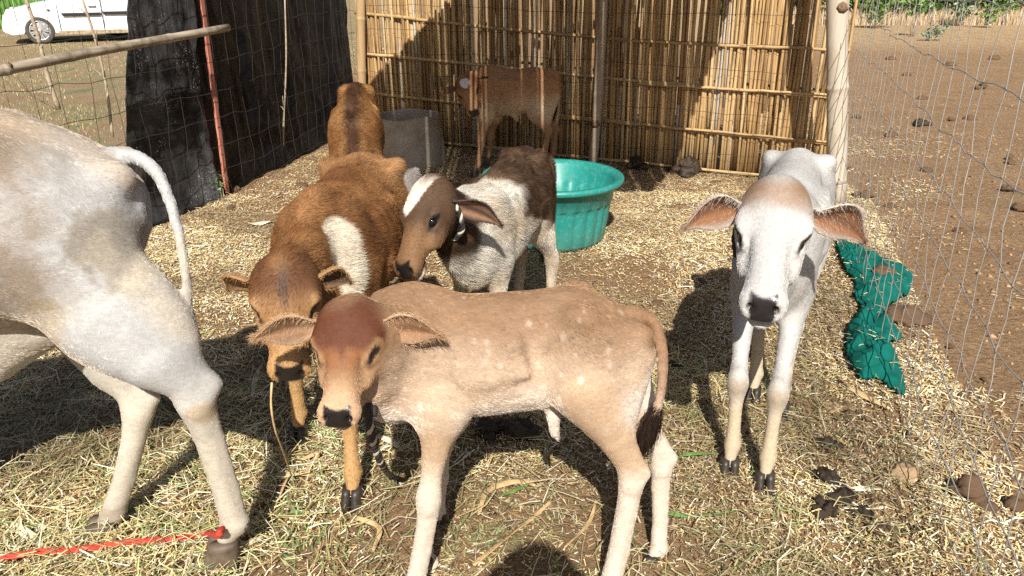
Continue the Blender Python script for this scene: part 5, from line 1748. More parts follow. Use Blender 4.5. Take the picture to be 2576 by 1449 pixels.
        for i in range(nu - 1):
            rim += [(idx[i, 0], idx[i + 1, 0], idx[i + 1, 0] + nn, idx[i, 0] + nn), (idx[i + 1, -1], idx[i, -1], idx[i, -1] + nn, idx[i + 1, -1] + nn)]
        for j in range(nv - 1):
            rim.append((idx[-1, j], idx[-1, j + 1], idx[-1, j + 1] + nn, idx[-1, j] + nn))
        qa = np.concatenate([qo, qi, np.array(rim)])
        EV = np.array(outer + inner)
        tt = np.repeat(np.linspace(0, 1, nu), nv); vv = np.tile(np.linspace(-1, 1, nv), nu)
        co_ = lerp(np.tile(np.array(e['outcol']), (nn, 1)), np.tile(np.array(e.get('tipcol', e['outcol'])), (nn, 1)), sstep(0.3, 1, tt))
        streak = 0.5 + 0.5 * np.sin(vv * 7 + tt * 2.0)
        ci_ = lerp(np.tile(np.array(e['incol']), (nn, 1)), np.tile(np.array(e.get('instreak', e['incol'])), (nn, 1)), streak * sstep(0.1, 0.35, tt))
        ci_ = lerp(ci_, np.tile(np.array(e['outcol']), (nn, 1)), sstep(0.72, 0.95, np.abs(vv)))
        VV.append(EV); QQ.append(qa + nV)
        CC.append(np.concatenate([np.concatenate([co_, ci_]), np.ones((2 * nn, 1))], 1)); nV += len(EV)
        earfur.append((EV[:nn], co_, d0, e.get('fur', 0.010)))
        # long hairs at the ear mouth
    AV, AQ, AC = np.concatenate(VV), np.concatenate(QQ), np.concatenate(CC)
    me = fast_mesh('body', AV, AQ, M['hide'], AC, smooth=True)
    bo = bpy.data.objects.new('body', me); COL.objects.link(bo); bo.parent = root
    for c, er, _e, _u in eyes:
        bm = bmesh.new(); bmesh.ops.create_uvsphere(bm, u_segments=20, v_segments=12, radius=er)
        mm = bpy.data.meshes.new('eye'); bm.to_mesh(mm); bm.free(); mm.materials.append(M['eye'])
        mm.polygons.foreach_set('use_smooth', [True] * len(mm.polygons))
        eo = bpy.data.objects.new('eye', mm); COL.objects.link(eo); eo.parent = root; eo.location = tuple(c)
        ez_ = Matrix((hx, hy, hz)).transposed().to_4x4()
        eo.rotation_euler = ez_.to_euler(); eo.scale = (1.22, 1, 1)
    for kind, side, pts, rs, lg in legs:
        fw = np.array([1.0, lg.get('turn', 0.0), 0])
        hs = rs[-1] * 2.75
        build_hoof(root, pts[-1], fw, hs, M[spec.get('hoofmat', 'hoof')])
        for s2 in (-1, 1):
            dp = pts[-2] + np.array([-rs[-2] * 0.95, s2 * rs[-2] * 0.5, -rs[-2] * 0.35])
            v_, f_ = tube([dp + [0.006, 0, 0.006], dp, dp + [-0.006, 0, -0.010]], [0.008 * fat, 0.009 * fat, 0.004 * fat], 7)
            mesh_obj('dewclaw', v_, f_, M['hoof'], root)
    # ---- fur
    tri = np.concatenate([Q[:, [0, 1, 2]], Q[:, [0, 2, 3]]])
    ar = np.linalg.norm(np.cross(V[tri[:, 1]] - V[tri[:, 0]], V[tri[:, 2]] - V[tri[:, 0]]), axis=1) / 2
    dens = spec.get('dens', 42000)
    nh = int(ar.sum() * dens)
    k = np.searchsorted(np.cumsum(ar) / ar.sum(), rng.random(nh))
    k = np.minimum(k, len(tri) - 1)
    r1, r2 = rng.random(nh), rng.random(nh)
    m = r1 + r2 > 1; r1[m], r2[m] = 1 - r1[m], 1 - r2[m]
    bw = np.stack([1 - r1 - r2, r1, r2], 1)
    tv = tri[k]
    itp = lambda A: (A[tv] * (bw[:, :, None] if A.ndim == 2 else bw)).sum(1)
    rt, nr, cl, fl, whh, wll, gg, wtt = itp(V), itp(N), itp(col), itp(flen), itp(wh), itp(wl), itp(gloss), itp(wt)
    keep = (fl > 0.0015) & (gg > 0.9)
    # only the side the scene can see matters little: keep all
    rt, nr, cl, fl, whh, wll, wtt = rt[keep], nr[keep], cl[keep], fl[keep], whh[keep], wll[keep], wtt[keep]
    flow = lerp(np.array([-1.0, 0, -0.45]), np.array([-0.15, 0, -1.0]), np.maximum(wll, wtt * 0.9))
    pollp = HC(0.2, 0, 0.1)
    radial = rt - pollp
    radial = radial / (np.linalg.norm(radial, axis=1)[:, None] + 1e-6)
    flow = lerp(flow, radial, whh)
    sw = spec.get('swirl', 0.5)
    fr = spec.get('tuft', 16)
    nzv = np.stack([vnoise(rt + 11, fr), vnoise(rt + 37, fr), vnoise(rt + 71, fr)], 1) - 0.5
    flow = flow + nzv * 2 * sw + rng.normal(size=flow.shape) * 0.16
    flow = flow - nr * (flow * nr).sum(1)[:, None]
    flow /= np.linalg.norm(flow, axis=1)[:, None] + 1e-9
    lift = spec.get('lift', 0.22)
    d1 = flow + nr * (lift * 2.2); d1 /= np.linalg.norm(d1, axis=1)[:, None]
    d2 = flow + nr * lift * 0.6 + np.array([0, 0, -0.15]); d2 /= np.linalg.norm(d2, axis=1)[:, None]
    ln = fl * (0.6 + 0.7 * rng.random(len(fl)))
    jit = spec.get('jit', 0.28)
    ck = spec.get('clump', 0.55)
    cl = cl * (1 + ck * (vnoise(rt * np.array([0.45, 1, 1]) + 5, 120) - 0.5) + ck * 0.8 * (vnoise(rt * np.array([0.5, 1, 1.0]) + 9, 45) - 0.5))[:, None]
    cl = np.clip(cl * (1 + jit * (rng.random((len(cl), 1)) - 0.45) * 2), 0.004, 0.9)
    rad = np.full(len(fl), spec.get('hr', 0.00035))
    hair_object('fur', rt, d1, d2, ln, cl, rad, root)
    # ear fringe hair
    er_, ed_, ec_, el_ = [], [], [], []
    for EVo, co_, d0, fl_ in earfur:
        nE = spec.get('earhair', 1500)
        i = rng.integers(0, len(EVo), nE)
        jitv = rng.normal(size=(nE, 3)) * 0.004
        er_.append(EVo[i] + jitv * 0.5); ec_.append(co_[i] * (0.8 + 0.5 * rng.random((nE, 1))))
        dd = d0[None] + rng.normal(size=(nE, 3)) * 0.5
        ed_.append(dd / np.linalg.norm(dd, axis=1)[:, None]); el_.append(fl_ * (0.4 + rng.random(nE)))
    er_, ed_, ec_, el_ = map(np.concatenate, (er_, ed_, ec_, el_))
    hair_object('ear_fringe', er_, ed_, ed_ + np.array([0, 0, -0.3]), el_, np.clip(ec_, 0, 0.9), np.full(len(el_), spec.get('hr', 0.00035)), root)
    # tail switch
    sw_ = spec.get('switch')
    if sw_:
        nS, ls, sc_, i0 = sw_
        i = rng.integers(i0, 26, nS)
        u = rng.normal(size=(nS, 3)) * 0.006
        rt2 = tp[i] + u
        dn = tp[-1] - tp[-5]; dn /= np.linalg.norm(dn)
        d1 = dn[None] + rng.normal(size=(nS, 3)) * 0.14 + u * 22
        d1 /= np.linalg.norm(d1, axis=1)[:, None]
        d2 = dn[None] * 0.6 + np.array([0, 0, -0.8]) + rng.normal(size=(nS, 3)) * 0.12
        d2 /= np.linalg.norm(d2, axis=1)[:, None]
        hair_object('tail_switch', rt2, d1, d2, ls * (0.5 + 0.5 * rng.random(nS)), np.array(sc_)[None] * (0.5 + rng.random((nS, 1))), np.full(nS, 0.0006), root)
    return root, lo_, HC
# ================================================================== COATS
TAN, RUF = (0.46, 0.265, 0.135), (0.105, 0.030, 0.010)
_spot = np.random.default_rng(5)
def coat_spotted(c):
    P, hd, wh, wl, rel = c['P'], c['hd'], c['wh'], c['wl'], c['rel']
    n1 = fbm(P, 9, 3)
    n4 = fbm(P + 21, 4.5, 3)
    col = lerp((0.63, 0.55, 0.465), (0.49, 0.36, 0.255), sstep(0.0, 0.42, rel + (n1 - 0.5) * 0.3))
    col = lerp(col, (0.255, 0.152, 0.083), sstep(0.42, 1.05, rel + (n1 - 0.5) * 0.35 + (n4 - 0.5) * 0.7))
    lz = P[:, 2] / c['S']
    legc = lerp((0.64, 0.54, 0.44), (0.48, 0.335, 0.215), sstep(0.36, 0.56, lz + (n1 - 0.5) * 0.25))
    col = lerp(col, legc, wl)
    ant = sstep(0.0, 0.03, -P[:, 1] * 0) * 0
    # tail darker along its upper side
    col = lerp(col, (0.27, 0.15, 0.08), c['wt'] * sstep(0.5, 0.75, lz) * 0.9)
    col = lerp(col, (0.70, 0.56, 0.42), c['wt'] * sstep(0.6, 0.4, lz) * 0.7)
    # white flecks
    for k in range(150):
        i = _spot.integers(0, len(P))
        r = _spot.uniform(0.0028, 0.0065)
        d = np.linalg.norm((P - P[i]) * np.array([1.0, 1.0, 0.62]), axis=1)
        col = lerp(col, (0.74, 0.66, 0.57), sstep(r * 1.7, r * 0.5, d) * (0.5 if k % 6 == 0 else 0.24) * (1 - wh))
    s_, y_, z_ = hd[:, 0], hd[:, 1], hd[:, 2]
    fore = sstep(0.80, 0.44, s_ + np.abs(y_) * 0.22 + (n1 - 0.5) * 0.15) * sstep(-0.14, 0.0, z_)
    hc = lerp((0.39, 0.235, 0.125), RUF, fore)
    stripe = sstep(0.11, 0.05, np.abs(np.abs(y_) - 0.10 - (s_ - 0.5) * -0.15)) * sstep(0.40, 0.5, s_) * sstep(0.72, 0.55, s_) * sstep(0, 0.05, z_)
    hc = lerp(hc, (0.27, 0.11, 0.04), stripe * 0.8)
    hc = lerp(hc, (0.52, 0.335, 0.20), sstep(0.70, 0.86, s_))
    hc = lerp(hc, (0.52, 0.37, 0.24), sstep(-0.12, -0.3, z_) * 0.8)
    col = lerp(col, hc, wh)
    return col, np.full(len(P), 0.0085)
def coat_brown_patch(c):
    P, hd, wh, wl, rel = c['P'], c['hd'], c['wh'], c['wl'], c['rel']
    n1 = fbm(P, 8, 3); n2 = fbm(P + 5, 22, 2)
    col = lerp((0.185, 0.080, 0.028), (0.31, 0.150, 0.058), sstep(0.3, 0.7, n1))
    col = lerp(col, (0.13, 0.05, 0.016), sstep(0.55, 0.75, n2) * 0.5)
    p1_, p2_ = c['pick'](876, 612), c['pick'](900, 682)
    d = np.minimum(np.linalg.norm((P - p1_) / np.array([0.066, 0.066, 0.078]), axis=1), np.linalg.norm((P - p2_) / np.array([0.066, 0.066, 0.078]), axis=1)) + (n2 - 0.5) * 0.5
    side = 1.0
    col = lerp(col, (0.42, 0.235, 0.105), sstep(0.0, -0.30, P[:, 0] / c['L']) * sstep(0.55, 0.95, rel) * (0.4 + 0.6 * n1))  # rump top lightened as if sunlit, painted into the coat
    col = lerp(col, (0.74, 0.64, 0.50), sstep(1.05, 0.9, d) * side * (1 - wh))
    lz = P[:, 2] / c['S']
    col = lerp(col, (0.50, 0.30, 0.13), wl * sstep(0.5, 0.2, lz))
    s_, y_, z_ = hd[:, 0], hd[:, 1], hd[:, 2]
    hc = lerp((0.34, 0.18, 0.075), (0.12, 0.05, 0.019), sstep(0.62, 0.25, s_ + (n1 - 0.5) * 0.25))
    hc = lerp(hc, (0.07, 0.045, 0.035), sstep(0.055, 0.015, np.abs(y_)) * sstep(0.55, 0.3, s_) * 0.75)
    hc = lerp(hc, (0.47, 0.27, 0.11), sstep(0.72, 0.86, s_))
    hc = lerp(hc, (0.52, 0.33, 0.16), sstep(0.19, 0.24, np.abs(y_)) * sstep(0.3, 0.42, s_) * 0.7)
    return lerp(col, hc, wh), np.full(len(P), 0.019)
def coat_dark_ridge(c):
    P, hd, wh, wl, rel = c['P'], c['hd'], c['wh'], c['wl'], c['rel']
    n1 = fbm(P, 8, 3)
    col = lerp((0.25, 0.112, 0.038), (0.36, 0.185, 0.07), sstep(0.3, 0.7, n1))
    col = lerp(col, (0.06, 0.026, 0.011), sstep(0.055, 0.015, np.abs(P[:, 1]) + (n1 - 0.5) * 0.03) * sstep(0.75, 0.85, rel))
    return lerp(col, (0.3, 0.13, 0.04), wh), np.full(len(P), 0.022)
def coat_pied(c):
    P, hd, wh, wl, rel = c['P'], c['hd'], c['wh'], c['wl'], c['rel']
    n1 = fbm(P, 10, 3); n2 = fbm(P + 9, 30, 2)
    S, L = c['S'], c['L']
    white = lerp((0.52, 0.44, 0.34), (0.60, 0.56, 0.49), sstep(0.3, 0.7, n1))
    dark = lerp((0.045, 0.026, 0.015), (0.105, 0.062, 0.036), sstep(0.3, 0.7, n2))
    x = P[:, 0] / L
    sad = sstep(0.16, 0.11, x + (n1 - 0.5) * 0.20) * sstep(0.36, 0.44, rel + (n1 - 0.5) * 0.55 - np.clip(x, -1, 0.2) * 0.75)
    sad = np.maximum(sad, sstep(-0.20, -0.27, x + (n1 - 0.5) * 0.12) * sstep(0.12, 0.2, rel))
    col = lerp(white, dark, sad)
    nk = sstep(0.50, 0.56, x + (n1 - 0.5) * 0.10) * sstep(0.30, 0.36, P[:, 2] / S + 0.1 - 0.25 * 0)
    col = lerp(col, dark, nk * sstep(0.66, 0.74, P[:, 2] / S))
    lz = P[:, 2] / S
    col = lerp(col, (0.42, 0.32, 0.22), wl * sstep(0.55, 0.3, lz) * 0.7)
    s_, y_, z_ = hd[:, 0], hd[:, 1], hd[:, 2]
    hc = lerp((0.085, 0.045, 0.022), (0.20, 0.105, 0.047), sstep(0.45, 0.75, s_ + (n1 - 0.5) * 0.4))
    hc = lerp(hc, (0.05, 0.028, 0.016), sstep(0.62, 0.75, n2) * 0.6)
    bl = np.hypot((s_ - 0.17) / 0.26, (y_ + 0.02 + (s_ - 0.17) * 0.25) / (0.15 - 0.12 * np.clip(s_ - 0.1, 0, 0.5))) + (n2 - 0.5) * 0.2
    hc = lerp(hc, (0.80, 0.70, 0.58), sstep(1.05, 0.93, bl) * sstep(0.0, 0.05, z_ + 0.02))
    hc = lerp(hc, (0.5, 0.42, 0.33), sstep(0.86, 0.93, s_) * sstep(-0.1, -0.17, z_))
    return lerp(col, hc, wh), lerp(np.full((len(P), 1), 0.024), np.full((len(P), 1), 0.013), wh)[:, 0]
def coat_shaded(c):
    P, hd, wh, wl, rel = c['P'], c['hd'], c['wh'], c['wl'], c['rel']
    n1 = fbm(P, 8, 3)
    col = lerp((0.62, 0.45, 0.29), (0.42, 0.22, 0.105), sstep(0.10, 0.6, rel + (n1 - 0.5) * 0.3))
    lz = P[:, 2] / c['S']
    col = lerp(col, (0.36, 0.20, 0.10), wl * sstep(0.7, 0.4, lz))
    s_, y_, z_ = hd[:, 0], hd[:, 1], hd[:, 2]
    hc = lerp((0.40, 0.21, 0.09), (0.24, 0.10, 0.04), sstep(0.6, 0.3, s_))
    yy = np.abs(y_)
    ht = sstep(1.08, 0.92, np.hypot((s_ - 0.27 - yy * -0.35) / 0.125, yy / 0.115)) * sstep(0.06, 0.10, s_ + yy * 0.9 - 0.02)
    hc = lerp(hc, (0.78, 0.72, 0.64), ht * sstep(0.0, 0.05, z_))
    return lerp(col, hc, wh), np.full(len(P), 0.013)
def coat_white(c):
    P, hd, wh, wl, rel = c['P'], c['hd'], c['wh'], c['wl'], c['rel']
    n1 = fbm(P, 7, 3); n2 = fbm(P + 4, 28, 2)
    col = lerp((0.42, 0.405, 0.38), (0.51, 0.497, 0.475), sstep(0.3, 0.65, n1))
    lz = P[:, 2] / c['S']
    col = lerp(col, (0.56, 0.44, 0.29), wl * sstep(0.42, 0.2, lz + (n1 - 0.5) * 0.25) * 0.85)
    kn = sstep(0.05, 0.01, np.abs(lz - 0.335)) * wl * sstep(0.0, 0.6, c['N'][:, 0])
    col = lerp(col, (0.36, 0.28, 0.20), kn * 0.7)
    s_, y_, z_ = hd[:, 0], hd[:, 1], hd[:, 2]
    hc = np.tile(np.array((0.475, 0.462, 0.442)), (len(P), 1))
    hc = lerp(hc, (0.27, 0.15, 0.075), sstep(0.38, 0.12, s_ + (n2 - 0.5) * 0.18 + (n1 - 0.5) * 0.15) * sstep(-0.12, 0.02, z_) * 0.9)
    hc = lerp(hc, (0.55, 0.51, 0.48), sstep(0.06, 0.03, np.abs(np.abs(y_) - 0.20)) * sstep(0.44, 0.5, s_) * sstep(0.75, 0.6, s_) * 0.5)
    return lerp(col, hc, wh), np.full(len(P), 0.0085)
def coat_grey_cow(c):
    P, hd, wh, wl, rel = c['P'], c['hd'], c['wh'], c['wl'], c['rel']
    n1 = fbm(P, 3.2, 4); n2 = fbm(P + 4, 26, 3)
    col = lerp((0.40, 0.39, 0.372), (0.50, 0.495, 0.485), sstep(0.35, 0.65, n1))
    S, L = c['S'], c['L']
    n3 = fbm(P * np.array([1, 1, 1.0]) + 17, 5.5, 4)
    br = sstep(0.40, 0.66, n1 * 0.40 + n2 * 0.25 + n3 * 0.35 + 0.13 * sstep(0.70, 1.0, rel)) * 0.95
    br = br * sstep(-0.47, -0.28, P[:, 0] / L)
    col = lerp(col, (0.25, 0.185, 0.125), np.clip(br * 0.9, 0, 1) * (1 - wl))
    sp = sstep(0.80, 1.0, rel + (n1 - 0.5) * 0.3)
    col = lerp(col, (0.47, 0.36, 0.25), sp * 0.6 * (1 - c['wt']))
    # dung stain on the thigh
    q = c['lo'](W(290, 625, 1.60))
    dx, dz = P[:, 0] - q[0], P[:, 2] - q[2]
    near = P[:, 1] > 0.0
    d = np.hypot((dx * 0.8 - dz * 0.55) / 0.060, (dx * 0.6 + dz * 0.8) / 0.095) + (n2 - 0.5) * 0.8 + (fbm(P + 2, 60, 2) - 0.5) * 0.5 + (fbm(P + 8, 10, 2) - 0.5) * 0.9
    col = lerp(col, lerp((0.20, 0.155, 0.095), (0.36, 0.29, 0.19), sstep(0.35, 0.65, n2)), sstep(1.2, 0.8, d) * near * 0.62)
    q = c['lo'](W(120, 740, 1.60)); d = np.hypot((P[:, 0] - q[0]) / 0.035, (P[:, 2] - q[2]) / 0.022) + (n2 - 0.5) * 0.6
    col = lerp(col, (0.28, 0.22, 0.14), sstep(1.2, 0.8, d) * near * 0.7)
    q = c['lo'](W(515, 1035, 1.62)); d = np.hypot((P[:, 0] - q[0]) / 0.04, (P[:, 2] - q[2]) / 0.03) + (n2 - 0.5) * 0.6
    col = lerp(col, (0.42, 0.31, 0.17), sstep(1.3, 0.7, d) * near * 0.75)
    lz = P[:, 2] / S
    col = lerp(col, (0.58, 0.49, 0.35), wl * sstep(0.52, 0.3, lz) * (0.35 + 0.5 * n1))
    col = lerp(col, (0.30, 0.24, 0.18), wl * sstep(0.075, 0.06, lz) * 0.8)
    col = lerp(col, (0.60, 0.52, 0.40), sstep(0.18, 0.0, rel) * 0.6 * (1 - wl))
    return col, np.full(len(P), 0.0085)

# ================================================================== THE SEVEN ANIMALS
PI = math.pi
def ear(side, tip, face, w, outcol, incol, **kw):
    return dict(base=kw.pop('base', (0.17, side * 0.235, -0.09)), tip=tip, face=face, w=w, outcol=outcol, incol=incol, **kw)

# spotted tan calf in front
fwd_yaw = PI
cowA, loA, HCA = build_cow(dict(
    label='spotted tan calf standing side on in front with reddish forehead', loc=(-0.005, 1.68), yaw=PI, ham=0.066, clump=0.8, jit=0.34, S=0.772, L=0.655, bs=1.085, ws=0.98, fat=1.04, h=0.0055,
    poll=W(880, 758, 1.56), nose=W(846, 1056, 1.36), hw=1.05, jaw=1.0, neckbend=(0.0, 0.05, 0.0), lid=(0.42, 0.24, 0.115),
    legs=[dict(kind='f', side=1, pts=[W(1108, 1035, 1.58), W(1086, 1195, 1.565), W(1080, 1258, 1.555), W(1072, 1308, 1.55), W(1058, 1385, 1.54), W(1044, 1462, 1.53), W(1036, 1503, 1.52)], r=[.056, .031, .0345, .0275, .0255, .029, .026], k=0.80),
          dict(kind='f', side=-1, pts=[W(1130, 1035, 1.76), W(1108, 1150, 1.78), W(1104, 1195, 1.785), W(1102, 1225, 1.79), W(1100, 1262, 1.795), W(1098, 1288, 1.80), W(1096, 1304, 1.81)], r=[.052, .030, .032, .024, .021, .025, .022], k=0.80),
          dict(kind='h', side=1, pts=[W(1478, 985, 1.575), W(1548, 1105, 1.57), W(1580, 1168, 1.57), W(1588, 1215, 1.565), W(1574, 1290, 1.555), W(1552, 1390, 1.545), W(1534, 1468, 1.53), W(1524, 1508, 1.52)], r=[.078, .048, .036, .034, .030, .0275, .031, .027], k=0.82),
          dict(kind='h', side=-1, pts=[W(1535, 1000, 1.72), W(1618, 1080, 1.72), W(1655, 1130, 1.72), W(1664, 1175, 1.72), W(1658, 1230, 1.715), W(1658, 1310, 1.705), W(1655, 1380, 1.69), W(1640, 1404, 1.675)], r=[.066, .044, .030, .030, .024, .0215, .026, .022], k=0.84)],
    tail=[W(1590, 785, 1.68), W(1640, 808, 1.68), W(1664, 870, 1.66), W(1666, 950, 1.63), W(1652, 1030, 1.60), W(1628, 1090, 1.59)], tailr=(0.017, 0.010), switch=(1500, 0.085, (0.022, 0.013, 0.009), 20),
    ears=[ear(-1, W(640, 852, 1.50), (-0.15, -0.93, -0.30), 0.088, (0.50, 0.34, 0.21), (0.38, 0.22, 0.12), instreak=(0.16, 0.085, 0.045), tipcol=(0.40, 0.25, 0.14), cup=0.5, droop=0.012, fur=0.014),
          ear(1, W(1110, 846, 1.52), (0.12, -0.93, -0.30), 0.088, (0.50, 0.34, 0.21), (0.40, 0.22, 0.12), instreak=(0.16, 0.085, 0.045), tipcol=(0.36, 0.22, 0.12), cup=0.45, droop=0.012, fur=0.014)],
    extra=[(W(1392, 1045, 1.63), W(1394, 1085, 1.63), 0.018, 0.010, 0.02), (W(1394, 1085, 1.63), W(1404, 1112, 1.63), 0.010, 0.003, 0.01)],
    coat=coat_spotted, dens=70000, hr=0.0003, swirl=0.30, lift=0.085, tuft=18))

# brown calf with a white patch
fB = np.array([-0.085, -0.996])
cB = np.array([-0.524, 2.43])
def at(c, f, x, y):
    return np.array([c[0] + f[0] * x - f[1] * y, c[1] + f[1] * x + f[0] * y, 0.0])
cowB, loB, HCB = build_cow(dict(
    label='brown calf with white side patch lowering its head behind the spotted calf', loc=cB, yaw=math.atan2(fB[1], fB[0]), S=0.88, L=0.84, ws=1.22, bs=0.97, h=0.007,
    poll=W(712, 648, 1.80), nose=W(728, 945, 1.63), hw=1.10, lid=(0.36, 0.19, 0.07),
    legs=[dict(kind='f', side=1, hoof=G(892, 1256)), dict(kind='f', side=-1, hoof=G(757, 1098)), dict(kind='h', side=1, hoof=at(cB, fB, -0.33, 0.13)), dict(kind='h', side=-1, hoof=at(cB, fB, -0.36, -0.12))],
    tail=[at(cB, fB, -0.40, 0.0) + [0, 0, .80], at(cB, fB, -0.46, 0.01) + [0, 0, .70], at(cB, fB, -0.45, 0.06) + [0, 0, .50], at(cB, fB, -0.40, 0.09) + [0, 0, .36], at(cB, fB, -0.36, 0.10) + [0, 0, 0.28]], switch=(1600, 0.20, (0.012, 0.010, 0.009), 18),
    ears=[ear(-1, W(574, 732, 1.84), (-0.2, -0.7, -0.6), 0.085, (0.36, 0.20, 0.09), (0.30, 0.17, 0.09), tipcol=(0.28, 0.16, 0.08), cup=0.5),
          ear(1, W(884, 712, 1.84), (0.25, -0.75, -0.55), 0.095, (0.38, 0.22, 0.10), (0.10, 0.055, 0.035), tipcol=(0.40, 0.26, 0.14), cup=0.55)],
    coat=coat_brown_patch, dens=56000, hr=0.0003, swirl=0.75, lift=0.22, tuft=13, jit=0.4))

# brown calf behind it, dark ridge on its back
fC = np.array([0.149, -0.989])
cC = np.array([-0.765, 3.90])
cowC, loC, HCC = build_cow(dict(
    label='brown calf with dark back ridge, farthest left beside the concrete trough', loc=cC, yaw=math.atan2(fC[1], fC[0]), S=0.92, L=0.84, ws=0.82, hipw=0.70, h=0.009,
    poll=(-0.66, 3.22, 0.66), nose=(-0.69, 3.08, 0.40), lid=(0.3, 0.15, 0.06), nf=0.9,
    legs=[dict(kind='f', side=1, hoof=at(cC, fC, 0.22, 0.08)), dict(kind='f', side=-1, hoof=at(cC, fC, 0.30, -0.08)), dict(kind='h', side=1, hoof=at(cC, fC, -0.34, 0.09)), dict(kind='h', side=-1, hoof=at(cC, fC, -0.28, -0.09))],
    tail=[at(cC, fC, -0.40, 0.0) + [0, 0, .84], at(cC, fC, -0.47, 0.0) + [0, 0, .76], at(cC, fC, -0.48, 0.0) + [0, 0, .55], at(cC, fC, -0.47, 0) + [0, 0, .40]], switch=(400, 0.15, (0.03, 0.015, 0.01), 20),
    ears=[ear(-1, (-0.82, 3.28, 0.58), (-0.2, -0.7, -0.5), 0.08, (0.33, 0.16, 0.06), (0.2, 0.1, 0.05)), ear(1, (-0.50, 3.26, 0.58), (0.2, -0.7, -0.5), 0.08, (0.33, 0.16, 0.06), (0.2, 0.1, 0.05))],
    coat=coat_dark_ridge, dens=36000, hr=0.0004, swirl=0.8, lift=0.26, tuft=12, jit=0.4, earhair=400))

# dark brown and white calf with a rope collar
fD = np.array([-0.37, -0.929])
cD = np.array([-0.025, 2.93])
cowD, loD, HCD = build_cow(dict(
    label='dark brown and white calf wearing rope collar, white blaze on forehead', loc=cD, yaw=math.atan2(fD[1], fD[0]), S=0.80, L=0.78, ws=0.95, hipw=0.86, frontdrop=0.075, bs=0.93, h=0.007,
    poll=W(1082, 455, 2.42), nose=W(1008, 682, 2.22), dorsal=(-0.62, -0.66, 0.45), hw=1.0, nf=1.0, lidz=0.066, lid=(0.10, 0.055, 0.03), neckbend=(0.0, 0.0, -0.02),
    legs=[dict(kind='f', side=1, hoof=at(cD, fD, 0.27, 0.09)), dict(kind='f', side=-1, hoof=at(cD, fD, 0.25, -0.09)), dict(kind='h', side=1, hoof=at(cD, fD, -0.26, 0.10)), dict(kind='h', side=-1, hoof=at(cD, fD, -0.31, -0.07))],
    tail=[at(cD, fD, -0.36, 0.0) + [0, 0, .73], at(cD, fD, -0.42, 0.0) + [0, 0, .66], at(cD, fD, -0.43, 0.02) + [0, 0, .48], at(cD, fD, -0.42, 0.02) + [0, 0, .34]], switch=(500, 0.14, (0.02, 0.015, 0.01), 20),
    ears=[ear(1, W(1262, 568, 2.42), (0.05, -0.9, -0.35), 0.088, (0.075, 0.05, 0.04), (0.36, 0.19, 0.11), base=(0.20, 0.235, -0.13), instreak=(0.06, 0.04, 0.035), tipcol=(0.06, 0.04, 0.03), cup=0.5),
          ear(-1, W(1046, 428, 2.52), (-0.2, 0.7, 0.6), 0.085, (0.20, 0.17, 0.15), (0.2, 0.12, 0.08), tipcol=(0.3, 0.27, 0.24), cup=0.5, base=(0.16, -0.22, -0.10))],
    coat=coat_pied, dens=60000, hr=0.0003, swirl=0.9, lift=0.26, tuft=14, jit=0.35))

# calf in the striped shade
cE = np.array([0.045, 6.0])
cowE, loE, HCE = build_cow(dict(
    label='small dark brown calf in striped shade by the reed wall', loc=cE, yaw=PI - 0.08, S=0.785, L=0.585, bs=1.03, ws=0.95, h=0.008, fat=0.95,
    poll=W(1166, 192, 5.85), nose=W(1192, 284, 5.66), dorsal=(-0.12, -0.95, 0.28), hw=1.08, lid=(0.2, 0.09, 0.04), neckbend=(0.02, 0.03, 0.02),
    legs=[dict(kind='f', side=1, pts=[W(1222, 290, 5.87), W(1212, 352, 5.86), W(1202, 415, 5.84), W(1197, 427, 5.83)]), dict(kind='f', side=-1, pts=[W(1242, 290, 6.08), W(1235, 345, 6.1), W(1228, 392, 6.12), W(1226, 400, 6.12)]),
          dict(kind='h', side=1, pts=[W(1352, 285, 5.90), W(1378, 336, 5.90), W(1366, 405, 5.88), W(1362, 418, 5.87)]), dict(kind='h', side=-1, pts=[W(1372, 285, 6.08), W(1396, 332, 6.1), W(1390, 388, 6.1), W(1387, 398, 6.1)])],
    tail=[W(1380, 178, 6.0), W(1398, 188, 6.0), W(1402, 210, 5.99), W(1398, 250, 5.98), W(1394, 275, 5.98)], switch=(400, 0.12, (0.03, 0.016, 0.01), 19),
    ears=[ear(-1, W(1106, 238, 5.74), (-0.3, -0.7, 0.3), 0.07, (0.24, 0.10, 0.04), (0.2, 0.1, 0.05), droop=0.0), ear(1, W(1236, 205, 5.95), (0.3, -0.9, 0.0), 0.075, (0.06, 0.035, 0.02), (0.03, 0.02, 0.015), droop=0.0)],
    extra=[(W(1296, 288, 5.98), W(1300, 302, 5.98), 0.03, 0.015, 0.03)],
    coat=coat_shaded, dens=16000, hr=0.0007, swirl=0.3, lift=0.18, earhair=300))

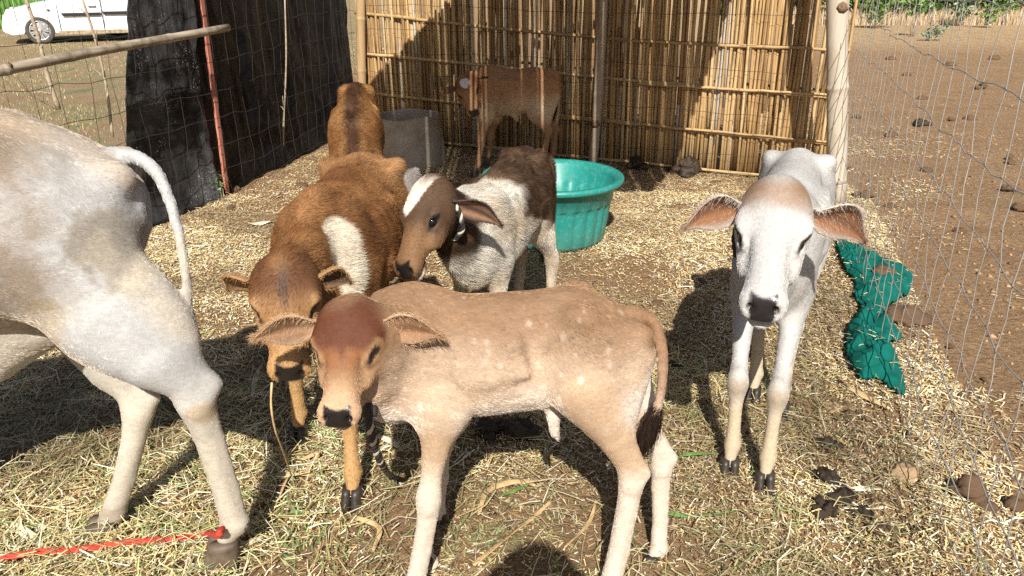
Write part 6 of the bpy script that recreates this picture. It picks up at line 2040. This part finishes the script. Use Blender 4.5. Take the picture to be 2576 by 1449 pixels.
# white calf facing the camera
fF = np.array([-0.40, -0.917])
cF = np.array([0.922, 2.54])
cowF, loF, HCF = build_cow(dict(
    label='white calf with brown poll facing the camera by right fence', loc=cF, yaw=math.atan2(fF[1], fF[0]), S=0.875, L=0.86, ws=1.0, bs=1.0, h=0.0065, fat=0.98,
    poll=W(1960, 458, 1.95), nose=W(1918, 776, 1.66), hw=0.91, lid=(0.62, 0.59, 0.56), nosecol=(0.016, 0.015, 0.016), padw=0.094, clump=0.5,
    legs=[dict(kind='f', side=-1, hoof=G(1834, 1182), turn=0.25), dict(kind='f', side=1, hoof=G(1922, 1216), turn=0.2), dict(kind='h', side=-1, hoof=G(1893, 1000)), dict(kind='h', side=1, hoof=G(1962, 1038))],
    tail=[at(cF, fF, -0.40, 0.0) + [0, 0, .80], at(cF, fF, -0.46, 0.0) + [0, 0, .72], at(cF, fF, -0.47, 0.0) + [0, 0, .5], at(cF, fF, -0.46, 0) + [0, 0, .36]], switch=(500, 0.15, (0.03, 0.02, 0.015), 20),
    ears=[ear(-1, W(1722, 574, 1.93), (-0.10, -0.92, -0.38), 0.118, (0.56, 0.49, 0.43), (0.33, 0.155, 0.07), instreak=(0.22, 0.10, 0.05), tipcol=(0.30, 0.20, 0.15), cup=0.55, droop=0.025, fur=0.016),
          ear(1, W(2176, 610, 1.93), (0.10, -0.92, -0.38), 0.118, (0.56, 0.49, 0.43), (0.32, 0.15, 0.07), instreak=(0.17, 0.08, 0.045), tipcol=(0.28, 0.19, 0.14), cup=0.55, droop=0.03, fur=0.016)],
    coat=coat_white, dens=60000, hr=0.0003, swirl=0.35, lift=0.09, tuft=16, jit=0.24))

# large white cow, hind quarters in view
cG = np.array([-1.352, 1.59])
cowG, loG, HCG = build_cow(dict(
    label='large white cow with brown stains seen from its hindquarters at left', loc=cG, yaw=PI + 0.30, S=1.185, L=1.08, bs=1.075, ws=1.0, h=0.008, calf=False, fat=0.92, ham=0.062, hamx=-0.35, clump=0.8,
    poll=(-2.05, 1.36, 1.22), nose=(-2.38, 1.24, 0.98), lid=(0.6, 0.57, 0.53), hoofmat='hoof_tan',
    legs=[dict(kind='h', side=1, pts=[W(292, 800, 1.63), W(400, 905, 1.62), W(465, 960, 1.63), W(492, 1010, 1.635), W(520, 1090, 1.65), W(560, 1220, 1.66), W(588, 1312, 1.665), W(568, 1362, 1.66)], r=[.120, .078, .052, .046, .036, .031, .036, .033], k=0.92),
          dict(kind='h', side=-1, pts=[W(230, 800, 1.88), W(290, 930, 1.87), W(330, 985, 1.86), W(348, 1035, 1.85), W(335, 1110, 1.83), W(308, 1210, 1.81), W(284, 1288, 1.80), W(262, 1318, 1.78)], r=[.11, .075, .048, .046, .037, .032, .037, .034], k=0.84),
          dict(kind='f', side=1, hoof=(-1.66, 1.36, 0)), dict(kind='f', side=-1, hoof=(-1.72, 1.60, 0))],
    tail=[W(285, 388, 1.74), W(345, 396, 1.74), W(392, 432, 1.73), W(425, 500, 1.715), W(452, 600, 1.70), W(470, 720, 1.69), W(478, 830, 1.68), W(478, 870, 1.68)], tailr=(0.018, 0.0105), switch=(700, 0.05, (0.45, 0.40, 0.33), 23),
    ears=[ear(-1, (-2.14, 1.58, 1.12), (-0.7, 0.2, -0.5), 0.11, (0.6, 0.56, 0.52), (0.4, 0.2, 0.1)), ear(1, (-2.0, 1.14, 1.12), (-0.7, -0.2, -0.5), 0.11, (0.6, 0.56, 0.52), (0.4, 0.2, 0.1))],
    extra=[(W(20, 800, 1.70), W(-40, 900, 1.70), 0.085, 0.06, 0.05), (W(110, 815, 1.72), W(0, 890, 1.72), 0.06, 0.05, 0.05)],
    coat=coat_grey_cow, dens=46000, hr=0.0003, swirl=0.3, lift=0.08, tuft=12, jit=0.2))

# ================================================================== ROPES ON ANIMALS
rope('red_rope', [W(558, 1330, 1.63), W(549, 1345, 1.60), Gz(524, 1362, 0.024), Gz(440, 1376, 0.026), Gz(330, 1388, 0.028), Gz(200, 1402, 0.025), Gz(90, 1414, 0.028), Gz(-60, 1438, 0.024)], 0.0088, [(0.50, 0.035, 0.018), (0.60, 0.05, 0.025), (0.42, 0.028, 0.015)], 'red rope trailing from the hind leg of the white cow', n=260)
rope('rope_knot', [W(905, 988, 1.53), W(918, 1000, 1.53), W(926, 1018, 1.53), W(930, 1040, 1.535)], 0.017, [(0.012, 0.011, 0.011), (0.02, 0.019, 0.018)], 'thick black rope knot under the chin of spotted calf', 'rope', n=70, pitch=0.09)
rope('striped_rope', [W(915, 985, 1.55), W(922, 1020, 1.55), W(930, 1075, 1.56), W(945, 1130, 1.62), W(962, 1170, 1.70), Gz(985, 1205, 0.012), Gz(1005, 1225, 0.010)], 0.0095, [(0.015, 0.014, 0.014), (0.55, 0.48, 0.38), (0.015, 0.014, 0.014)], 'black and white twisted lead rope hanging from spotted calf', n=160, pitch=0.06)
# rope collars
def neck_loop(HC, lo_root, root, s_, zc, rw, rh, tilt):
    pts = []
    for a in np.linspace(0, 2 * math.pi, 15):
        pts.append(HC(s_ + tilt * math.sin(a), rw * math.cos(a), zc + rh * math.sin(a)))
    mw = Matrix.LocRotScale(root.location, root.rotation_euler, None)
    return [np.array(mw @ Vector(p)) for p in pts]
rope('rope_collar', neck_loop(HCD, loD, cowD, 0.22, -0.24, 0.262, 0.29, -0.16), 0.0085, [(0.015, 0.014, 0.014), (0.60, 0.54, 0.46), (0.02, 0.018, 0.018)], 'black and white rope collar round the dark pied calf', 'collar', n=200, pitch=0.05)
rope('rope_collar', neck_loop(HCA, loA, cowA, 0.20, -0.30, 0.30, 0.27, -0.10), 0.006, [(0.015, 0.014, 0.014), (0.03, 0.028, 0.026)], 'thin black collar round the neck of the spotted calf', 'collar', n=160)
rope('rope_tassel', [W(1858, 560, 1.99), W(1851, 585, 1.965), W(1848, 610, 1.96), W(1853, 645, 1.97)], 0.008, [(0.015, 0.014, 0.016), (0.03, 0.028, 0.03)], 'short black rope end hanging behind the cheek of white calf', 'rope', n=80)
# straw stem hanging from the brown calf's mouth
stick('straw_stem', [W(684, 962, 1.62), W(682, 1020, 1.60), W(692, 1080, 1.62), W(712, 1135, 1.72), Gz(735, 1200, 0.01)], 0.0028, 0.0022, 'thin yellow stem hanging from the mouth of the brown calf', 0, mat='leaf_dry', seed=8)

# ================================================================== PHOTOGRAPHER (stands behind the camera, shadow reaches the frame)
def build_person():
    root = empty('person', (0.03, -0.36, 0))
    f = Field((-0.5, -0.3, -0.02), (0.5, 0.5, 1.78), 0.013)
    D = f.new()
    X_ = np.array([1.0, 0, 0])
    f.cone(D, (0, 0, 0.98), (0, 0.01, 1.36), 0.125, 0.135, 0.03, X_, 1.0)
    f.cone(D, (-0.15, 0, 1.37), (0.15, 0, 1.37), 0.068, 0.068, 0.08)
    f.cone(D, (0, 0.01, 1.36), (0, 0.03, 1.48), 0.058, 0.052, 0.04)
    f.ell(D, (0, 0.045, 1.575), np.eye(3), (0.078, 0.098, 0.115), 0.02)
    f.ell(D, (0, 0.145, 1.56), np.eye(3), (0.014, 0.02, 0.022), 0.012)
    for s_ in (-1, 1):
        f.ell(D, (s_ * 0.08, 0.03, 1.57), np.eye(3), (0.012, 0.022, 0.032), 0.01)
        f.cone(D, (s_ * 0.19, 0, 1.36), (s_ * 0.22, 0.10, 1.12), 0.052, 0.042, 0.03)
        f.cone(D, (s_ * 0.22, 0.10, 1.12), (s_ * 0.09, 0.27, 1.38), 0.042, 0.028, 0.01)
        f.cone(D, (s_ * 0.09, 0.27, 1.38), (s_ * 0.075, 0.285, 1.43), 0.026, 0.022, 0.015)
        for k in range(4):
            f.cone(D, (s_ * 0.075, 0.285, 1.40 + 0.018 * k), (s_ * 0.035, 0.315, 1.405 + 0.018 * k), 0.0085, 0.007, 0.004)
        f.cone(D, (s_ * 0.075, 0.27, 1.40), (s_ * 0.045, 0.262, 1.44), 0.010, 0.008, 0.004)
        f.cone(D, (s_ * 0.09, 0, 0.95), (s_ * 0.10, 0.02, 0.52), 0.085, 0.058, 0.05)
        f.cone(D, (s_ * 0.10, 0.02, 0.52), (s_ * 0.11, 0, 0.10), 0.056, 0.04, 0.02)
        f.cone(D, (s_ * 0.11, -0.02, 0.05), (s_ * 0.12, 0.15, 0.035), 0.045, 0.035, 0.03)
    V, Q = surface_nets(D, f.lo, 0.013, 2)
    z = V[:, 2]
    col = np.tile(np.array((0.30, 0.16, 0.10)), (len(V), 1))
    col[(z < 1.42) & (z > 0.95) & (np.hypot(V[:, 0], V[:, 1]) < 0.33) & (V[:, 1] < 0.2)] = (0.16, 0.22, 0.34)
    col[z < 0.97] = (0.05, 0.06, 0.09)
    col[z < 0.085] = (0.03, 0.025, 0.02)
    me = fast_mesh('body', V, Q, M['leaf'], np.concatenate([col, np.ones((len(V), 1))], 1), smooth=True)
    o = bpy.data.objects.new('body', me); COL.objects.link(o); o.parent = root
    V, F = revolve([(0.0, 0.125), (0.06, 0.118), (0.10, 0.075), (0.112, 0.02), (0.145, 0.0), (0.147, -0.006), (0.10, 0.0)], 32)
    hat = mesh_obj('hat', V, F, M['stone'], root); hat.location = (0, 0.045, 1.615)
    tag(root, 'person in blue shirt standing behind the camera, shadow at bottom', 'person')
    V = [(x, y, z) for x in (-0.075, 0.075) for y in (0.0, 0.008) for z in (-0.036, 0.036)]
    ph = mesh_obj('phone', V, [(0, 1, 3, 2), (4, 6, 7, 5), (0, 4, 5, 1), (2, 3, 7, 6), (0, 2, 6, 4), (1, 5, 7, 3)], M['car_black'], None, False)
    ph.location = (0.03, -0.045, 1.44); tag(ph, 'black phone held up by the person behind the camera', 'phone')
build_person()
